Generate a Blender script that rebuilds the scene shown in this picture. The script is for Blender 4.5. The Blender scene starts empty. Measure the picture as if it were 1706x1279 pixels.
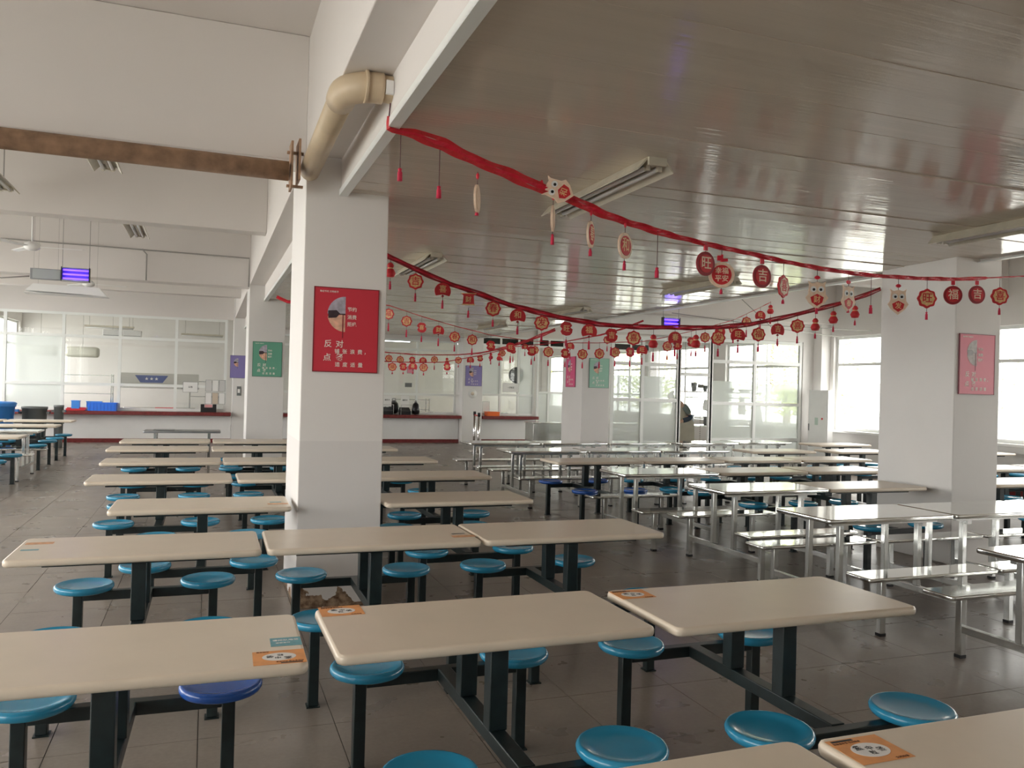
import bpy, bmesh, math, random
from mathutils import Vector, Matrix
random.seed(7)
S = bpy.context.scene
COL = S.collection
PI = math.pi
# ------------------------------------------------------------------ camera, world, light, exposure
CAMH = 1.62
yaw, pitch, roll = math.radians(20.37), math.radians(.26), math.radians(1.49)
fwd = Vector((math.sin(yaw)*math.cos(pitch), math.cos(yaw)*math.cos(pitch), math.sin(pitch)))
rgt = Vector((math.cos(yaw), -math.sin(yaw), 0)); upv = rgt.cross(fwd)
r2 = rgt*math.cos(roll)+upv*math.sin(roll); u2 = -rgt*math.sin(roll)+upv*math.cos(roll)
cam = bpy.data.cameras.new('camera'); camo = bpy.data.objects.new('camera', cam); COL.objects.link(camo)
camo.matrix_world = Matrix(((r2.x,u2.x,-fwd.x,0),(r2.y,u2.y,-fwd.y,0),(r2.z,u2.z,-fwd.z,CAMH),(0,0,0,1)))
cam.sensor_width = 36; cam.lens = 36*1363.95/1706; cam.clip_start = .05; cam.clip_end = 300
S.camera = camo
W = bpy.data.worlds.new('world'); S.world = W; W.use_nodes = True
bg = W.node_tree.nodes['Background']
bg.inputs[0].default_value = (1,.965,.93,1); bg.inputs[1].default_value = 9.2
S.view_settings.view_transform = 'Standard'; S.view_settings.look = 'None'
S.view_settings.gamma = 1; S.view_settings.use_curve_mapping = False
S.view_settings.exposure = 0.0
S.cycles.use_denoising = True
S.cycles.max_bounces = 9; S.cycles.diffuse_bounces = 6; S.cycles.glossy_bounces = 5
S.cycles.transmission_bounces = 6; S.cycles.transparent_max_bounces = 14
S.cycles.caustics_reflective = False; S.cycles.caustics_refractive = False
S.cycles.sample_clamp_indirect = 6
# daylight portals, one in each row of windows (they only guide the sky's own light)
def portal(loc, rotz, w, h):
    l = bpy.data.lights.new('window_daylight', 'AREA'); l.shape = 'RECTANGLE'; l.size = w; l.size_y = h
    l.cycles.is_portal = True
    o = bpy.data.objects.new('window_daylight', l); COL.objects.link(o)
    o.location = loc; o.rotation_euler = (PI/2, 0, rotz); o['kind'] = 'helper'
XL, XR, YF, YK, YB = -5.9, 13.0, 22.5, 31.5, -3.6
portal((XL-.12, 9.4, 2.0), -PI/2, 26, 2.3)
portal((XR+.12, 9.0, 1.95), PI/2, 26, 2.1)
portal((XL-.12, 27.4, 2.0), -PI/2, 7, 2.3)
portal((XR+.12, 27, 1.95), PI/2, 8, 2.1)
# ------------------------------------------------------------------ helpers
def tag(o, label=None, cat=None, group=None, kind=None):
    if label: o['label'] = label
    if cat: o['category'] = cat
    if group: o['group'] = group
    if kind: o['kind'] = kind
    return o
def empty(name, loc=(0,0,0), rz=0, **k):
    o = bpy.data.objects.new(name, None); COL.objects.link(o); o.empty_display_size = .1
    o.location = loc; o.rotation_euler = (0,0,rz); return tag(o, **k)
MATS = {}
def mat(name, col, rough=.5, metal=0, spec=.5, bump=None, var=None, emit=None, alpha=None, trans=None):
    """bump=(scale xyz, strength) noise relief; var=(scale, amount) colour noise"""
    if name in MATS: return MATS[name]
    m = bpy.data.materials.new(name); m.use_nodes = True; nt = m.node_tree; N = nt.nodes; L = nt.links
    b = N['Principled BSDF']
    b.inputs['Base Color'].default_value = (*col, 1); b.inputs['Roughness'].default_value = rough
    b.inputs['Metallic'].default_value = metal; b.inputs['Specular IOR Level'].default_value = spec
    if emit: b.inputs['Emission Color'].default_value = (*emit[0], 1); b.inputs['Emission Strength'].default_value = emit[1]
    if bump or var:
        tc = N.new('ShaderNodeNewGeometry')
        def noise(sc, det=3):
            mp = N.new('ShaderNodeMapping'); mp.inputs['Scale'].default_value = sc if isinstance(sc, tuple) else (sc,)*3
            L.new(tc.outputs['Position'], mp.inputs[0]); n = N.new('ShaderNodeTexNoise'); n.inputs['Scale'].default_value = 1
            n.inputs['Detail'].default_value = det; L.new(mp.outputs[0], n.inputs[0]); return n
    if var:
        n = noise(var[0], 5); mr = N.new('ShaderNodeMapRange'); mr.inputs[1].default_value = .3; mr.inputs[2].default_value = .7
        mr.inputs[3].default_value = 1-var[1]; mr.inputs[4].default_value = 1+var[1]*.6
        L.new(n.outputs[0], mr.inputs[0])
        mx = N.new('ShaderNodeVectorMath'); mx.operation = 'SCALE'; mx.inputs[0].default_value = col
        L.new(mr.outputs[0], mx.inputs['Scale']); L.new(mx.outputs[0], b.inputs['Base Color'])
    if bump:
        n = noise(bump[0]); bp = N.new('ShaderNodeBump'); bp.inputs['Strength'].default_value = bump[1]; bp.inputs['Distance'].default_value = bump[2] if len(bump) > 2 else .01
        L.new(n.outputs[0], bp.inputs['Height']); L.new(bp.outputs[0], b.inputs['Normal'])
    MATS[name] = m; return m
def glassmat(name, tint, clear, rough=.02, frost=None):
    m = bpy.data.materials.new(name); m.use_nodes = True; nt = m.node_tree; N = nt.nodes; L = nt.links
    N.remove(N['Principled BSDF']); out = N['Material Output']
    tr = N.new('ShaderNodeBsdfTransparent'); tr.inputs[0].default_value = (*tint, 1)
    gl = N.new('ShaderNodeBsdfGlossy'); gl.inputs[0].default_value = (1,1,1,1); gl.inputs['Roughness'].default_value = rough
    lw = N.new('ShaderNodeLayerWeight'); lw.inputs[0].default_value = .5
    pw = N.new('ShaderNodeMath'); pw.operation = 'POWER'; pw.inputs[1].default_value = 4; L.new(lw.outputs['Facing'], pw.inputs[0])
    fr = N.new('ShaderNodeMath'); fr.operation = 'MULTIPLY_ADD'; fr.inputs[1].default_value = .8; fr.inputs[2].default_value = .04; L.new(pw.outputs[0], fr.inputs[0])
    mx = N.new('ShaderNodeMixShader'); L.new(fr.outputs[0], mx.inputs[0])
    base = tr
    if frost:
        tl = N.new('ShaderNodeBsdfTranslucent'); tl.inputs[0].default_value = (*frost, 1)
        df = N.new('ShaderNodeBsdfDiffuse'); df.inputs[0].default_value = (*frost, 1)
        m1 = N.new('ShaderNodeMixShader'); m1.inputs[0].default_value = .15; L.new(tl.outputs[0], m1.inputs[1]); L.new(df.outputs[0], m1.inputs[2])
        m2 = N.new('ShaderNodeMixShader'); m2.inputs[0].default_value = 1-clear; L.new(tr.outputs[0], m2.inputs[1]); L.new(m1.outputs[0], m2.inputs[2]); base = m2
    L.new(base.outputs[0], mx.inputs[1]); L.new(gl.outputs[0], mx.inputs[2]); L.new(mx.outputs[0], out.inputs[0])
    MATS[name] = m; return m
class MB:
    def __init__(s): s.b = bmesh.new()
    def box(s, x0,x1,y0,y1,z0,z1, bev=0, seg=2, mi=0):
        if x1<x0:x0,x1=x1,x0
        if y1<y0:y0,y1=y1,y0
        if z1<z0:z0,z1=z1,z0
        v = [s.b.verts.new(p) for p in ((x0,y0,z0),(x1,y0,z0),(x1,y1,z0),(x0,y1,z0),(x0,y0,z1),(x1,y0,z1),(x1,y1,z1),(x0,y1,z1))]
        f = [s.b.faces.new([v[i] for i in q]) for q in ((3,2,1,0),(4,5,6,7),(0,1,5,4),(1,2,6,5),(2,3,7,6),(3,0,4,7))]
        for q in f: q.material_index = mi
        if bev:
            es = list({e for q in f for e in q.edges})
            r = bmesh.ops.bevel(s.b, geom=es, offset=bev, segments=seg, affect='EDGES', profile=.5)
            for q in r['faces']: q.smooth = True; q.material_index = mi
        return s
    def slab(s, w, d, z0, z1, cr=.03, er=.01, cx=0, cy=0, seg=4):
        """rounded-corner plate with a softly rounded rim"""
        def ring(off, z):
            r = cr-off; out = []
            for (sx, sy, a0) in ((1,1,0),(-1,1,90),(-1,-1,180),(1,-1,270)):
                for k in range(seg+1):
                    a = math.radians(a0+90*k/seg)
                    out.append(s.b.verts.new((cx+sx*(w/2-cr)+r*math.cos(a), cy+sy*(d/2-cr)+r*math.sin(a), z)))
            return out
        R = [ring(er, z0), ring(er*.3, z0+er*.3), ring(0, z0+er), ring(0, z1-er), ring(er*.3, z1-er*.3), ring(er, z1)]
        n = len(R[0])
        for a, b in zip(R, R[1:]):
            for i in range(n):
                f = s.b.faces.new((a[i], a[(i+1)%n], b[(i+1)%n], b[i])); f.smooth = True
        s.b.faces.new(R[0][::-1]); s.b.faces.new(R[-1]); return s
    def lathe(s, prof, c=(0,0,0), n=20, axis='z', smooth=True):
        rings = []
        for r, z in prof:
            if r < 1e-5: rings.append([s.b.verts.new((0,0,z))])
            else: rings.append([s.b.verts.new((r*math.cos(2*PI*k/n), r*math.sin(2*PI*k/n), z)) for k in range(n)])
        vs = [v for r in rings for v in r]
        for a, b in zip(rings, rings[1:]):
            for k in range(n):
                k2 = (k+1) % n
                if len(a) == 1 and len(b) == 1: continue
                if len(a) == 1: f = s.b.faces.new((a[0], b[k2], b[k])) if 0 else s.b.faces.new((a[0], b[k], b[k2]))
                elif len(b) == 1: f = s.b.faces.new((a[k], a[k2], b[0]))
                else: f = s.b.faces.new((a[k], a[k2], b[k2], b[k]))
                f.smooth = smooth
        M = {'z': Matrix.Identity(4), 'x': Matrix.Rotation(PI/2, 4, 'Y'), 'y': Matrix.Rotation(-PI/2, 4, 'X')}[axis]
        bmesh.ops.transform(s.b, matrix=Matrix.Translation(c) @ M, verts=vs); return s
    def tube(s, pts, r, n=8, caps=True):
        pts = [Vector(p) for p in pts]; rr = r if isinstance(r, (list, tuple)) else [r]*len(pts); rings = []
        t0 = (pts[1]-pts[0]).normalized(); up = Vector((0,0,1)) if abs(t0.z) < .9 else Vector((1,0,0)); u = t0.cross(up).normalized()
        for i, p in enumerate(pts):
            t = (pts[min(i+1,len(pts)-1)]-pts[max(i-1,0)]).normalized(); u = (u-t*u.dot(t)).normalized(); v = t.cross(u)
            rings.append([s.b.verts.new(p+(u*math.cos(2*PI*k/n)+v*math.sin(2*PI*k/n))*rr[i]) for k in range(n)])
        for a, b in zip(rings, rings[1:]):
            for k in range(n):
                f = s.b.faces.new((a[k], a[(k+1)%n], b[(k+1)%n], b[k])); f.smooth = n > 4
        if caps: s.b.faces.new(rings[0][::-1]); s.b.faces.new(rings[-1])
        return s
    def prism(s, poly, t0, t1, plane='xz', smooth=False):
        """poly of 2D points extruded between t0 and t1 along the remaining axis"""
        def P(a, b, t): return (a, t, b) if plane == 'xz' else ((t, a, b) if plane == 'yz' else (a, b, t))
        A = [s.b.verts.new(P(a, b, t0)) for a, b in poly]; B = [s.b.verts.new(P(a, b, t1)) for a, b in poly]
        n = len(poly)
        for i in range(n): s.b.faces.new((A[i], A[(i+1)%n], B[(i+1)%n], B[i]))
        s.b.faces.new(A[::-1]); s.b.faces.new(B); return s
    def build(s, name, m, parent=None, loc=None, rot=None, **k):
        bmesh.ops.recalc_face_normals(s.b, faces=s.b.faces)
        me = bpy.data.meshes.new(name); s.b.to_mesh(me); s.b.free()
        for q in (m if isinstance(m, (list, tuple)) else [m]): me.materials.append(q)
        o = bpy.data.objects.new(name, me); COL.objects.link(o)
        if parent: o.parent = parent
        if loc: o.location = loc
        if rot: o.rotation_euler = rot
        return tag(o, **k)
def link(name, me, parent=None, loc=None, rot=None, **k):
    o = bpy.data.objects.new(name, me); COL.objects.link(o)
    if parent: o.parent = parent
    if loc: o.location = loc
    if rot: o.rotation_euler = rot
    return tag(o, **k)
def copy_tree(o, parent=None):
    c = o.copy(); COL.objects.link(c); c.parent = parent
    for ch in list(o.children): copy_tree(ch, c)
    return c
def disc(x, y, z, r, n=24, sq=1): return [(x+r*math.cos(2*PI*k/n), z+sq*r*math.sin(2*PI*k/n)) for k in range(n)]
TXT = {}
def text_mesh(body, size, ext=.0006):
    key = (body, size, ext)
    if key not in TXT:
        c = bpy.data.curves.new('lettering', 'FONT'); c.body = body; c.size = size; c.extrude = ext; c.offset = size*.012
        c.align_x = 'CENTER'; c.align_y = 'CENTER'; c.resolution_u = 2
        o = bpy.data.objects.new('tmp', c); COL.objects.link(o); bpy.context.view_layer.update()
        me = bpy.data.meshes.new_from_object(o.evaluated_get(bpy.context.evaluated_depsgraph_get()))
        bpy.data.objects.remove(o); TXT[key] = me; me.name = 'lettering'
    return TXT[key].copy()
def lettering(body, size, m, parent, loc, rot=(PI/2,0,0), ext=.0006):
    me = text_mesh(body, size, ext); me.materials.clear(); me.materials.append(m)
    return link('lettering', me, parent, loc, rot)
# ------------------------------------------------------------------ materials
plaster = mat('plaster', (.80,.785,.765), .75, spec=.2, bump=(9, .12), var=(1.3, .035))
plaster_c = mat('ceiling_plaster', (.74,.705,.68), .8, spec=.15, bump=(5, .1), var=(.7, .03))
paintgrey = mat('dado_paint', (.70,.68,.66), .55, spec=.4, bump=(9, .1), var=(1.5, .04))
alu = mat('white_aluminium', (.82,.84,.82), .35, spec=.5, var=(2, .03))
cream = mat('cream_tabletop', (.72,.62,.50), .30, spec=.5, var=(6, .03), bump=(40, .03))
frame = mat('dark_green_steel', (.012,.022,.024), .35, spec=.5, var=(18, .35))
blue = mat('blue_plastic', (.025,.27,.46), .18, spec=.6, var=(5, .08))
navy = mat('navy_plastic', (.02,.10,.42), .22, spec=.6, var=(5, .08))
steel = mat('stainless_steel', (.66,.67,.655), .2, metal=1, var=(5, .08))
steeltop = mat('stainless_top', (.80,.81,.78), .08, metal=1, bump=(5, .03, .003), var=(3, .06))
darksteel = mat('dull_grey_steel', (.30,.31,.32), .35, metal=.7, var=(8, .15))
redpaper = mat('red_paper', (.62,.03,.04), .5, spec=.4, var=(20, .15))
deepred = mat('dark_red_paper', (.33,.02,.03), .5, spec=.4, var=(20, .15))
goldp = mat('gold_print', (.80,.52,.25), .35, spec=.6, var=(60, .2))
palep = mat('pale_peach_paper', (.86,.66,.50), .5, var=(40, .12))
tassel = mat('crimson_thread', (.62,.02,.07), .7, bump=((400,400,8), .4), var=(30, .15))
maroon = mat('maroon_stone', (.20,.035,.035), .25, spec=.5, var=(14, .25))
pvc = mat('pvc_panel', (.64,.565,.475), .09, spec=.8, bump=((.7,34,1), .42, .004), var=((.5,9,1), .05))
black = mat('black_plastic', (.012,.012,.014), .4)
white = mat('white_paint', (.85,.85,.84), .4, var=(3, .03))
lampw = mat('white_enamel', (.62,.58,.48), .4, var=(9, .12))
tubem = mat('fluorescent_tube', (.80,.80,.80), .25)
tubeon = mat('lit_fluorescent_tube', (.9,.9,.9), .3, emit=((.93,.97,1), 9))
uvm = mat('ultraviolet_tube', (.15,.08,.9), .3, emit=((.16,.07,1), 3))
thread = mat('dark_thread', (.12,.04,.05), .6)
cable = mat('grey_cable', (.34,.33,.31), .6)
rust = mat('rusty_paint', (.37,.23,.145), .55, spec=.4, var=(11, .35), bump=(30, .3))
pipem = mat('beige_pvc_pipe', (.60,.48,.33), .4, spec=.45, var=(3.5, .13))
clear = glassmat('clear_glass', (.975,.985,.98), 1)
frost = glassmat('frosted_glass', (.93,.97,.96), .30, .25, frost=(.93,.96,.95))
half = glassmat('milky_glass', (.94,.98,.97), .42, .2, frost=(.94,.97,.96))
shadeglass = glassmat('shade_tint_glass', (.10,.12,.11), 1)  # dark tint stands in for the unlit kitchen behind the upper panes
bluebin = mat('blue_bin_plastic', (.06,.30,.85), .35, var=(3, .08))
basket = mat('basket_blue', (.03,.20,.88), .4)
orangem = mat('orange_plastic', (.85,.16,.02), .4)
redplastic = mat('red_plastic', (.60,.03,.04), .4)
greyplastic = mat('grey_plastic', (.16,.17,.17), .5, var=(4, .1))
paper = mat('white_paper', (.82,.82,.80), .7)
chrome = mat('chrome', (.8,.78,.78), .12, metal=1)
# ------------------------------------------------------------------ floor
def floor_material():
    m = mat('terrazzo', (.30,.265,.24), .33, spec=.5); nt = m.node_tree; N = nt.nodes; L = nt.links; b = N['Principled BSDF']
    g = N.new('ShaderNodeNewGeometry')
    def noise(s, d, det=4):
        n = N.new('ShaderNodeTexNoise'); n.inputs['Scale'].default_value = s; n.inputs['Detail'].default_value = det
        L.new(g.outputs['Position'], n.inputs[0]); return n
    def ramp(n, a, b_, c0, c1):
        r = N.new('ShaderNodeValToRGB'); r.color_ramp.elements[0].position = a; r.color_ramp.elements[1].position = b_
        r.color_ramp.elements[0].color = (*c0,1); r.color_ramp.elements[1].color = (*c1,1); L.new(n.outputs[0], r.inputs[0]); return r
    v = noise(45, 1)
    chips = ramp(v, .3, .7, (.25,.214,.185), (.285,.247,.217))
    stains = ramp(noise(.8, 3), .35, .7, (.88,.87,.86), (1.06,1.04,1.0))
    grime = ramp(noise(7, 4), .3, .75, (.92,.92,.92), (1.06,1.06,1.06))
    m1 = N.new('ShaderNodeMixRGB'); m1.blend_type = 'MULTIPLY'; m1.inputs[0].default_value = 1
    m2 = N.new('ShaderNodeMixRGB'); m2.blend_type = 'MULTIPLY'; m2.inputs[0].default_value = 1
    L.new(chips.outputs[0], m1.inputs[1]); L.new(stains.outputs[0], m1.inputs[2]); L.new(m1.outputs[0], m2.inputs[1]); L.new(grime.outputs[0], m2.inputs[2])
    L.new(m2.outputs[0], b.inputs['Base Color'])
    rr = ramp(noise(3.2, 3), .35, .7, (.27,)*3, (.34,)*3); L.new(rr.outputs[0], b.inputs['Roughness'])
    bp = N.new('ShaderNodeBump'); bp.inputs['Strength'].default_value = .06; bp.inputs['Distance'].default_value = .002
    L.new(noise(1.1, 1).outputs[0], bp.inputs['Height']); L.new(bp.outputs[0], b.inputs['Normal']); return m
terr = floor_material()
grout = mat('dark_grout', (.12,.11,.10), .8)
fl = MB().box(XL-.1, XR+.1, YB-.1, YK+.1, -.2, -.004).build('floor', grout, kind='structure')
T = .61
tiles = []
i0, i1, j0, j1 = math.floor(XL/T), math.ceil(XR/T), math.floor(YB/T), math.ceil(YK/T)
for i in range(i0, i1):
    for j in range(j0, j1):
        x0, y0 = i*T, j*T+.285
        if x0+T > XR+.05 or x0 < XL-.62 or y0+T > YK: continue
        c = Vector((x0+T/2, y0+T/2, -CAMH)); d = c.dot(fwd)
        infr = d > .8 and abs(c.dot(r2)/d) < .66 and (x0, y0)
        tiles.append((0 if infr else 1, c.length, x0, y0))
tiles.sort()
tm = MB().box(0, T-.004, 0, T-.004, -.02, 0).build('floor_tile', terr, fl, loc=(tiles[0][2], tiles[0][3], 0))
for q in tiles[1:290]: link('floor_tile', tm.data, fl, (q[2], q[3], random.uniform(-.0006, .0006)))
rest = MB()
for q in tiles[290:]:
    z = random.uniform(-.0006, .0006)
    f = rest.b.faces.new([rest.b.verts.new(p) for p in ((q[2],q[3],z),(q[2]+T-.004,q[3],z),(q[2]+T-.004,q[3]+T-.004,z),(q[2],q[3]+T-.004,z))])
rest.build('floor_tile_field', terr, fl, kind='stuff')
# ------------------------------------------------------------------ outer walls
def wall_y(name, y0, y1, x0, x1, z0, z1, holes, m=plaster, axis='y'):
    """wall slab with rectangular window openings; holes = (a0,a1,b0,b1) along the wall and in height"""
    mb = MB(); cuts = sorted({x0, x1, *[h[0] for h in holes], *[h[1] for h in holes]})
    for a, b in zip(cuts, cuts[1:]):
        hs = [h for h in holes if h[0] <= a+1e-6 and h[1] >= b-1e-6]
        segs = [(z0, z1)] if not hs else [(z0, hs[0][2]), (hs[0][3], z1)]
        for s0, s1 in segs:
            if s1-s0 > 1e-4:
                if axis == 'y': mb.box(a, b, y0, y1, s0, s1)
                else: mb.box(y0, y1, a, b, s0, s1)
    return mb.build(name, m, kind='structure')
ZC = 4.1
WR = [(-2.2,1.3,.88,2.93),(2.0,5.4,.88,2.93),(6.9,10.65,.88,2.93),(11.6,14.55,.88,2.93),(15.35,18.6,.88,2.93),(19.2,22.2,.88,2.93),(23.2,26.6,.88,2.93),(27.4,30.8,.88,2.93)]  # last two openings are unseen, added to let daylight into the kitchen
WL = [(-2.6,1.4,.7,3.4),(1.7,5.8,.7,3.4),(6.5,10.3,.7,3.4),(10.6,14.3,.7,3.4),(15.1,18.5,.7,3.4),(18.8,22.1,.7,3.4),(23.0,26.3,.9,3.4),(27.0,31.2,.9,3.4)]  # both kitchen openings at the end enlarged to brighten that room
wall_y('wall_right', XR, XR+.24, YB, YK, 0, ZC+.2, WR, axis='x')
wall_y('wall_left', XL-.24, XL, YB, YK, 0, ZC+.2, WL, axis='x')
wall_y('wall_back', YB-.24, YB, XL-.24, XR+.24, 0, ZC+.2, [])
wall_y('wall_far', YK, YK+.24, XL-.24, XR+.24, 0, ZC+.2, [])
MB().box(XL-.24, XR+.24, YB-.24, YK+.24, ZC, ZC+.2).build('ceiling', plaster_c, kind='structure')
wn = 0
def window(x, holes, side, parts=3):
    """aluminium sliding windows in a wall of constant x: frame, transom, mullions and panes"""
    global wn
    for (a0, a1, b0, b1) in holes:
        wn += 1; r = empty('window_%d' % wn, (x, (a0+a1)/2, b0), kind='structure'); w = a1-a0; hh = b1-b0; tz = hh*.70
        fr = MB(); t = .035
        fr.box(-t,t,-w/2,w/2,0,.06).box(-t,t,-w/2,w/2,hh-.06,hh).box(-t,t,-w/2,-w/2+.06,.06,hh-.06).box(-t,t,w/2-.06,w/2,.06,hh-.06)
        fr.box(-t,t,-w/2+.06,w/2-.06,tz-.03,tz+.03); fr.build('window_frame', alu, r)
        for k in range(1, parts): MB().box(-t+.004,t-.004,-w/2+w*k/parts-.03,-w/2+w*k/parts+.03,.06,hh-.06).build('mullion', alu, r)
        for k in range(parts):
            for z0, z1 in ((.06, tz-.03), (tz+.03, hh-.06)):
                MB().box(-.003,.003,-w/2+w*k/parts+.03,-w/2+w*(k+1)/parts-.03,z0,z1).build('pane', clear, r)
        MB().box(*((-.24,.05) if side > 0 else (-.05,.24)), -w/2-.05, w/2+.05, -.05, -.001, bev=.005).build('window_sill', white, r)
window(XR+.12, WR, 1, 2); window(XL-.12, WL, -1, 3)
def window_y(y, holes):
    global wn
    for (a0, a1, b0, b1) in holes:
        wn += 1; r = empty('window_%d' % wn, ((a0+a1)/2, y, b0), kind='structure'); w = a1-a0; hh = b1-b0
        MB().box(-w/2,w/2,-.03,.03,0,.05).box(-w/2,w/2,-.03,.03,hh-.05,hh).box(-w/2,-w/2+.05,-.03,.03,.05,hh-.05).box(w/2-.05,w/2,-.03,.03,.05,hh-.05).build('window_frame', alu, r)
        MB().box(-.03,.03,-.028,.028,.05,hh-.05).build('mullion', alu, r)
        for s in (-1,1): MB().box(*sorted((s*.03, s*(w/2-.05))),-.003,.003,.05,hh-.05).build('pane', clear, r)
# ------------------------------------------------------------------ pillars, girders, beams
def pillar_material():
    m = mat('pillar_plaster', (.80,.775,.755), .7, spec=.25, bump=(9, .1)); nt = m.node_tree; N = nt.nodes; L = nt.links; b = N['Principled BSDF']
    g = N.new('ShaderNodeNewGeometry'); sp = N.new('ShaderNodeSeparateXYZ'); L.new(g.outputs['Position'], sp.inputs[0])
    n = N.new('ShaderNodeTexNoise'); n.inputs['Scale'].default_value = 4.5; n.inputs['Detail'].default_value = 6; L.new(g.outputs['Position'], n.inputs[0])
    # flaked plaster near the floor: height + noise
    a = N.new('ShaderNodeMath'); a.operation = 'MULTIPLY_ADD'; a.inputs[1].default_value = -.75; L.new(n.outputs[0], a.inputs[0]); L.new(sp.outputs[2], a.inputs[2])
    lt = N.new('ShaderNodeMath'); lt.operation = 'LESS_THAN'; lt.inputs[1].default_value = -.29; L.new(a.outputs[0], lt.inputs[0])
    n2 = N.new('ShaderNodeTexNoise'); n2.inputs['Scale'].default_value = 22; n2.inputs['Detail'].default_value = 5; L.new(g.outputs['Position'], n2.inputs[0])
    rp = N.new('ShaderNodeValToRGB'); e = rp.color_ramp.elements; e[0].position = .35; e[0].color = (.10,.05,.03,1); e[1].position = .62; e[1].color = (.42,.30,.20,1)
    L.new(n2.outputs[0], rp.inputs[0])
    ld = N.new('ShaderNodeMath'); ld.operation = 'LESS_THAN'; ld.inputs[1].default_value = 1.2; L.new(sp.outputs[2], ld.inputs[0])
    c1 = N.new('ShaderNodeMixRGB'); c1.inputs[1].default_value = (.80,.775,.755,1); c1.inputs[2].default_value = (.74,.715,.70,1); L.new(ld.outputs[0], c1.inputs[0])
    mx = N.new('ShaderNodeMixRGB'); L.new(lt.outputs[0], mx.inputs[0]); L.new(c1.outputs[0], mx.inputs[1]); L.new(rp.outputs[0], mx.inputs[2])
    L.new(mx.outputs[0], b.inputs['Base Color']); return m
pilm = pillar_material()
PX = [.62, 6.84]; PY = [6.0, 14.5]
def pillar(x, y, label, w=.6, d=.95, m=None):
    return MB().box(-w/2, w/2, 0, d, 0, ZC-.001, bev=.008).build('pillar', m or pilm, loc=(x+w/2, y, 0), kind='structure', label=label, category=None) if 0 else \
        tag(MB().box(-w/2, w/2, 0, d, 0, ZC-.001, bev=.008).build('pillar', m or pilm, loc=(x+w/2, y, 0)), label, None, None, 'structure')
pillar(.62, 6.0, 'white square pillar with the red poster and flaked base')
pillar(.62, 14.5, 'white square pillar with the green poster on the left', m=paintgrey)
pillar(6.84, 6.0, 'white square pillar on the right with the pale red poster', m=plaster)
pillar(6.84, 14.5, 'white square pillar with pink and green posters', m=paintgrey)
pillar(.60, YF, 'white pillar at the end of the left counter', d=.5, m=plaster)
pillar(6.80, YF-.15, 'white pillar with the violet poster between the counters', d=.6, m=plaster)
for y in (-2.5,): pillar(.62, y, None); pillar(6.84, y, None)
tag(MB().box(-.25,.0,0,.6,0,ZC-.001).build('pilaster', plaster, loc=(XR, 14.65, 0)), None, None, None, 'structure')
def beam(name, x0,x1,y0,y1,z0):
    return MB().box(x0,x1,y0,y1,z0,ZC-.001, bev=.006).build(name, plaster_c, kind='structure')
for x0 in (.622, 6.842): beam('trim_girder', x0, x0+.596, YB, YF, 3.245)
for y0 in (6.02, 14.52):
    beam('trim_cross_beam', XL, .621, y0, y0+.35, 3.2); beam('trim_cross_beam', 7.439, XR, y0, y0+.35, 3.2)
for y0 in (10.35, 18.7):
    beam('trim_cross_beam', XL, .621, y0, y0+.25, 3.42); beam('trim_cross_beam', 7.439, XR, y0, y0+.25, 3.42)
# ------------------------------------------------------------------ hung PVC strip ceiling
ZP = 3.01
pc = MB().box(.872, 7.148, YB, YF, ZP+.03, ZP+.05).build('ceiling_2', darksteel, kind='structure')
PW = .25; n = int((YF-YB)/PW); pmesh = None
for k in range(n):
    y = YB+k*PW
    if pmesh is None:
        mb = MB(); g = .0012
        mb.prism([(g/2,.012),(g/2,.0015),(g*1.2,0),(PW/2,.0004),(PW-g*1.2,0),(PW-g/2,.0015),(PW-g/2,.012)], 0, 6.27, 'yz')
        o = mb.build('ceiling_panel', pvc, pc, loc=(.875, y, ZP)); pmesh = o.data
    else:
        o = link('ceiling_panel', pmesh, pc, (.875, y, ZP))
    o.rotation_euler = (math.radians(random.gauss(0,.22)), math.radians(random.gauss(0,.05)), 0)
for x, s in ((.872,-1),(7.148,1)):
    MB().box(x-.004, x+.004, YB, YF, ZP-.012, 3.245).build('trim_fascia', plaster_c, kind='structure')
    MB().box(*sorted((x+s*.004, x+s*.016)), YB, YF, ZP-.03, ZP+.012).box(*sorted((x+s*.016, x-s*.045)), YB, YF, ZP-.034, ZP-.028).build('trim_ceiling_edge', alu, kind='structure')
# ------------------------------------------------------------------ service counters and glazed kitchen front
def counter(name, x0, x1, label):
    r = empty(name, ((x0+x1)/2, YF, 0), kind='structure'); w = (x1-x0)/2
    MB().box(-w, w, .1, .3, .1, .70).build('counter_wall', white, r)
    MB().box(-w, w, .08, .3, 0, .1).build('plinth', maroon, r)
    MB().box(-w, w-.002, -.22, .42, .70, .79, bev=.01).build('worktop', maroon, r)
    return r
counter('trim_counter', XL+.02, .58, None); counter('trim_counter', 1.22, 6.78, None); counter('trim_counter', 7.42, 9.15, None)
def glazed(name, y, xs, zs, z0, z1, panes, th=.03, frw=.05):
    """aluminium glazing wall: mullions at xs, rails at zs, panes[(i,j)] -> material (default clear), None leaves an opening"""
    r = empty(name, ((xs[0]+xs[-1])/2, y, 0), kind='structure'); cx = (xs[0]+xs[-1])/2
    for x in xs: MB().box(x-cx-frw/2, x-cx+frw/2, -th, th, z0, z1).build('mullion', alu, r)
    for z in zs: MB().box(xs[0]-cx+frw/2, xs[-1]-cx-frw/2, -th+.003, th-.003, z-frw/2, z+frw/2).build('rail', alu, r)
    for i in range(len(xs)-1):
        for j in range(len(zs)-1):
            g = panes.get((i,j), clear)
            if g: MB().box(xs[i]-cx+frw/2, xs[i+1]-cx-frw/2, -.003, .003, zs[j]+frw/2, zs[j+1]-frw/2).build('pane', g, r)
    return r
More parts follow.
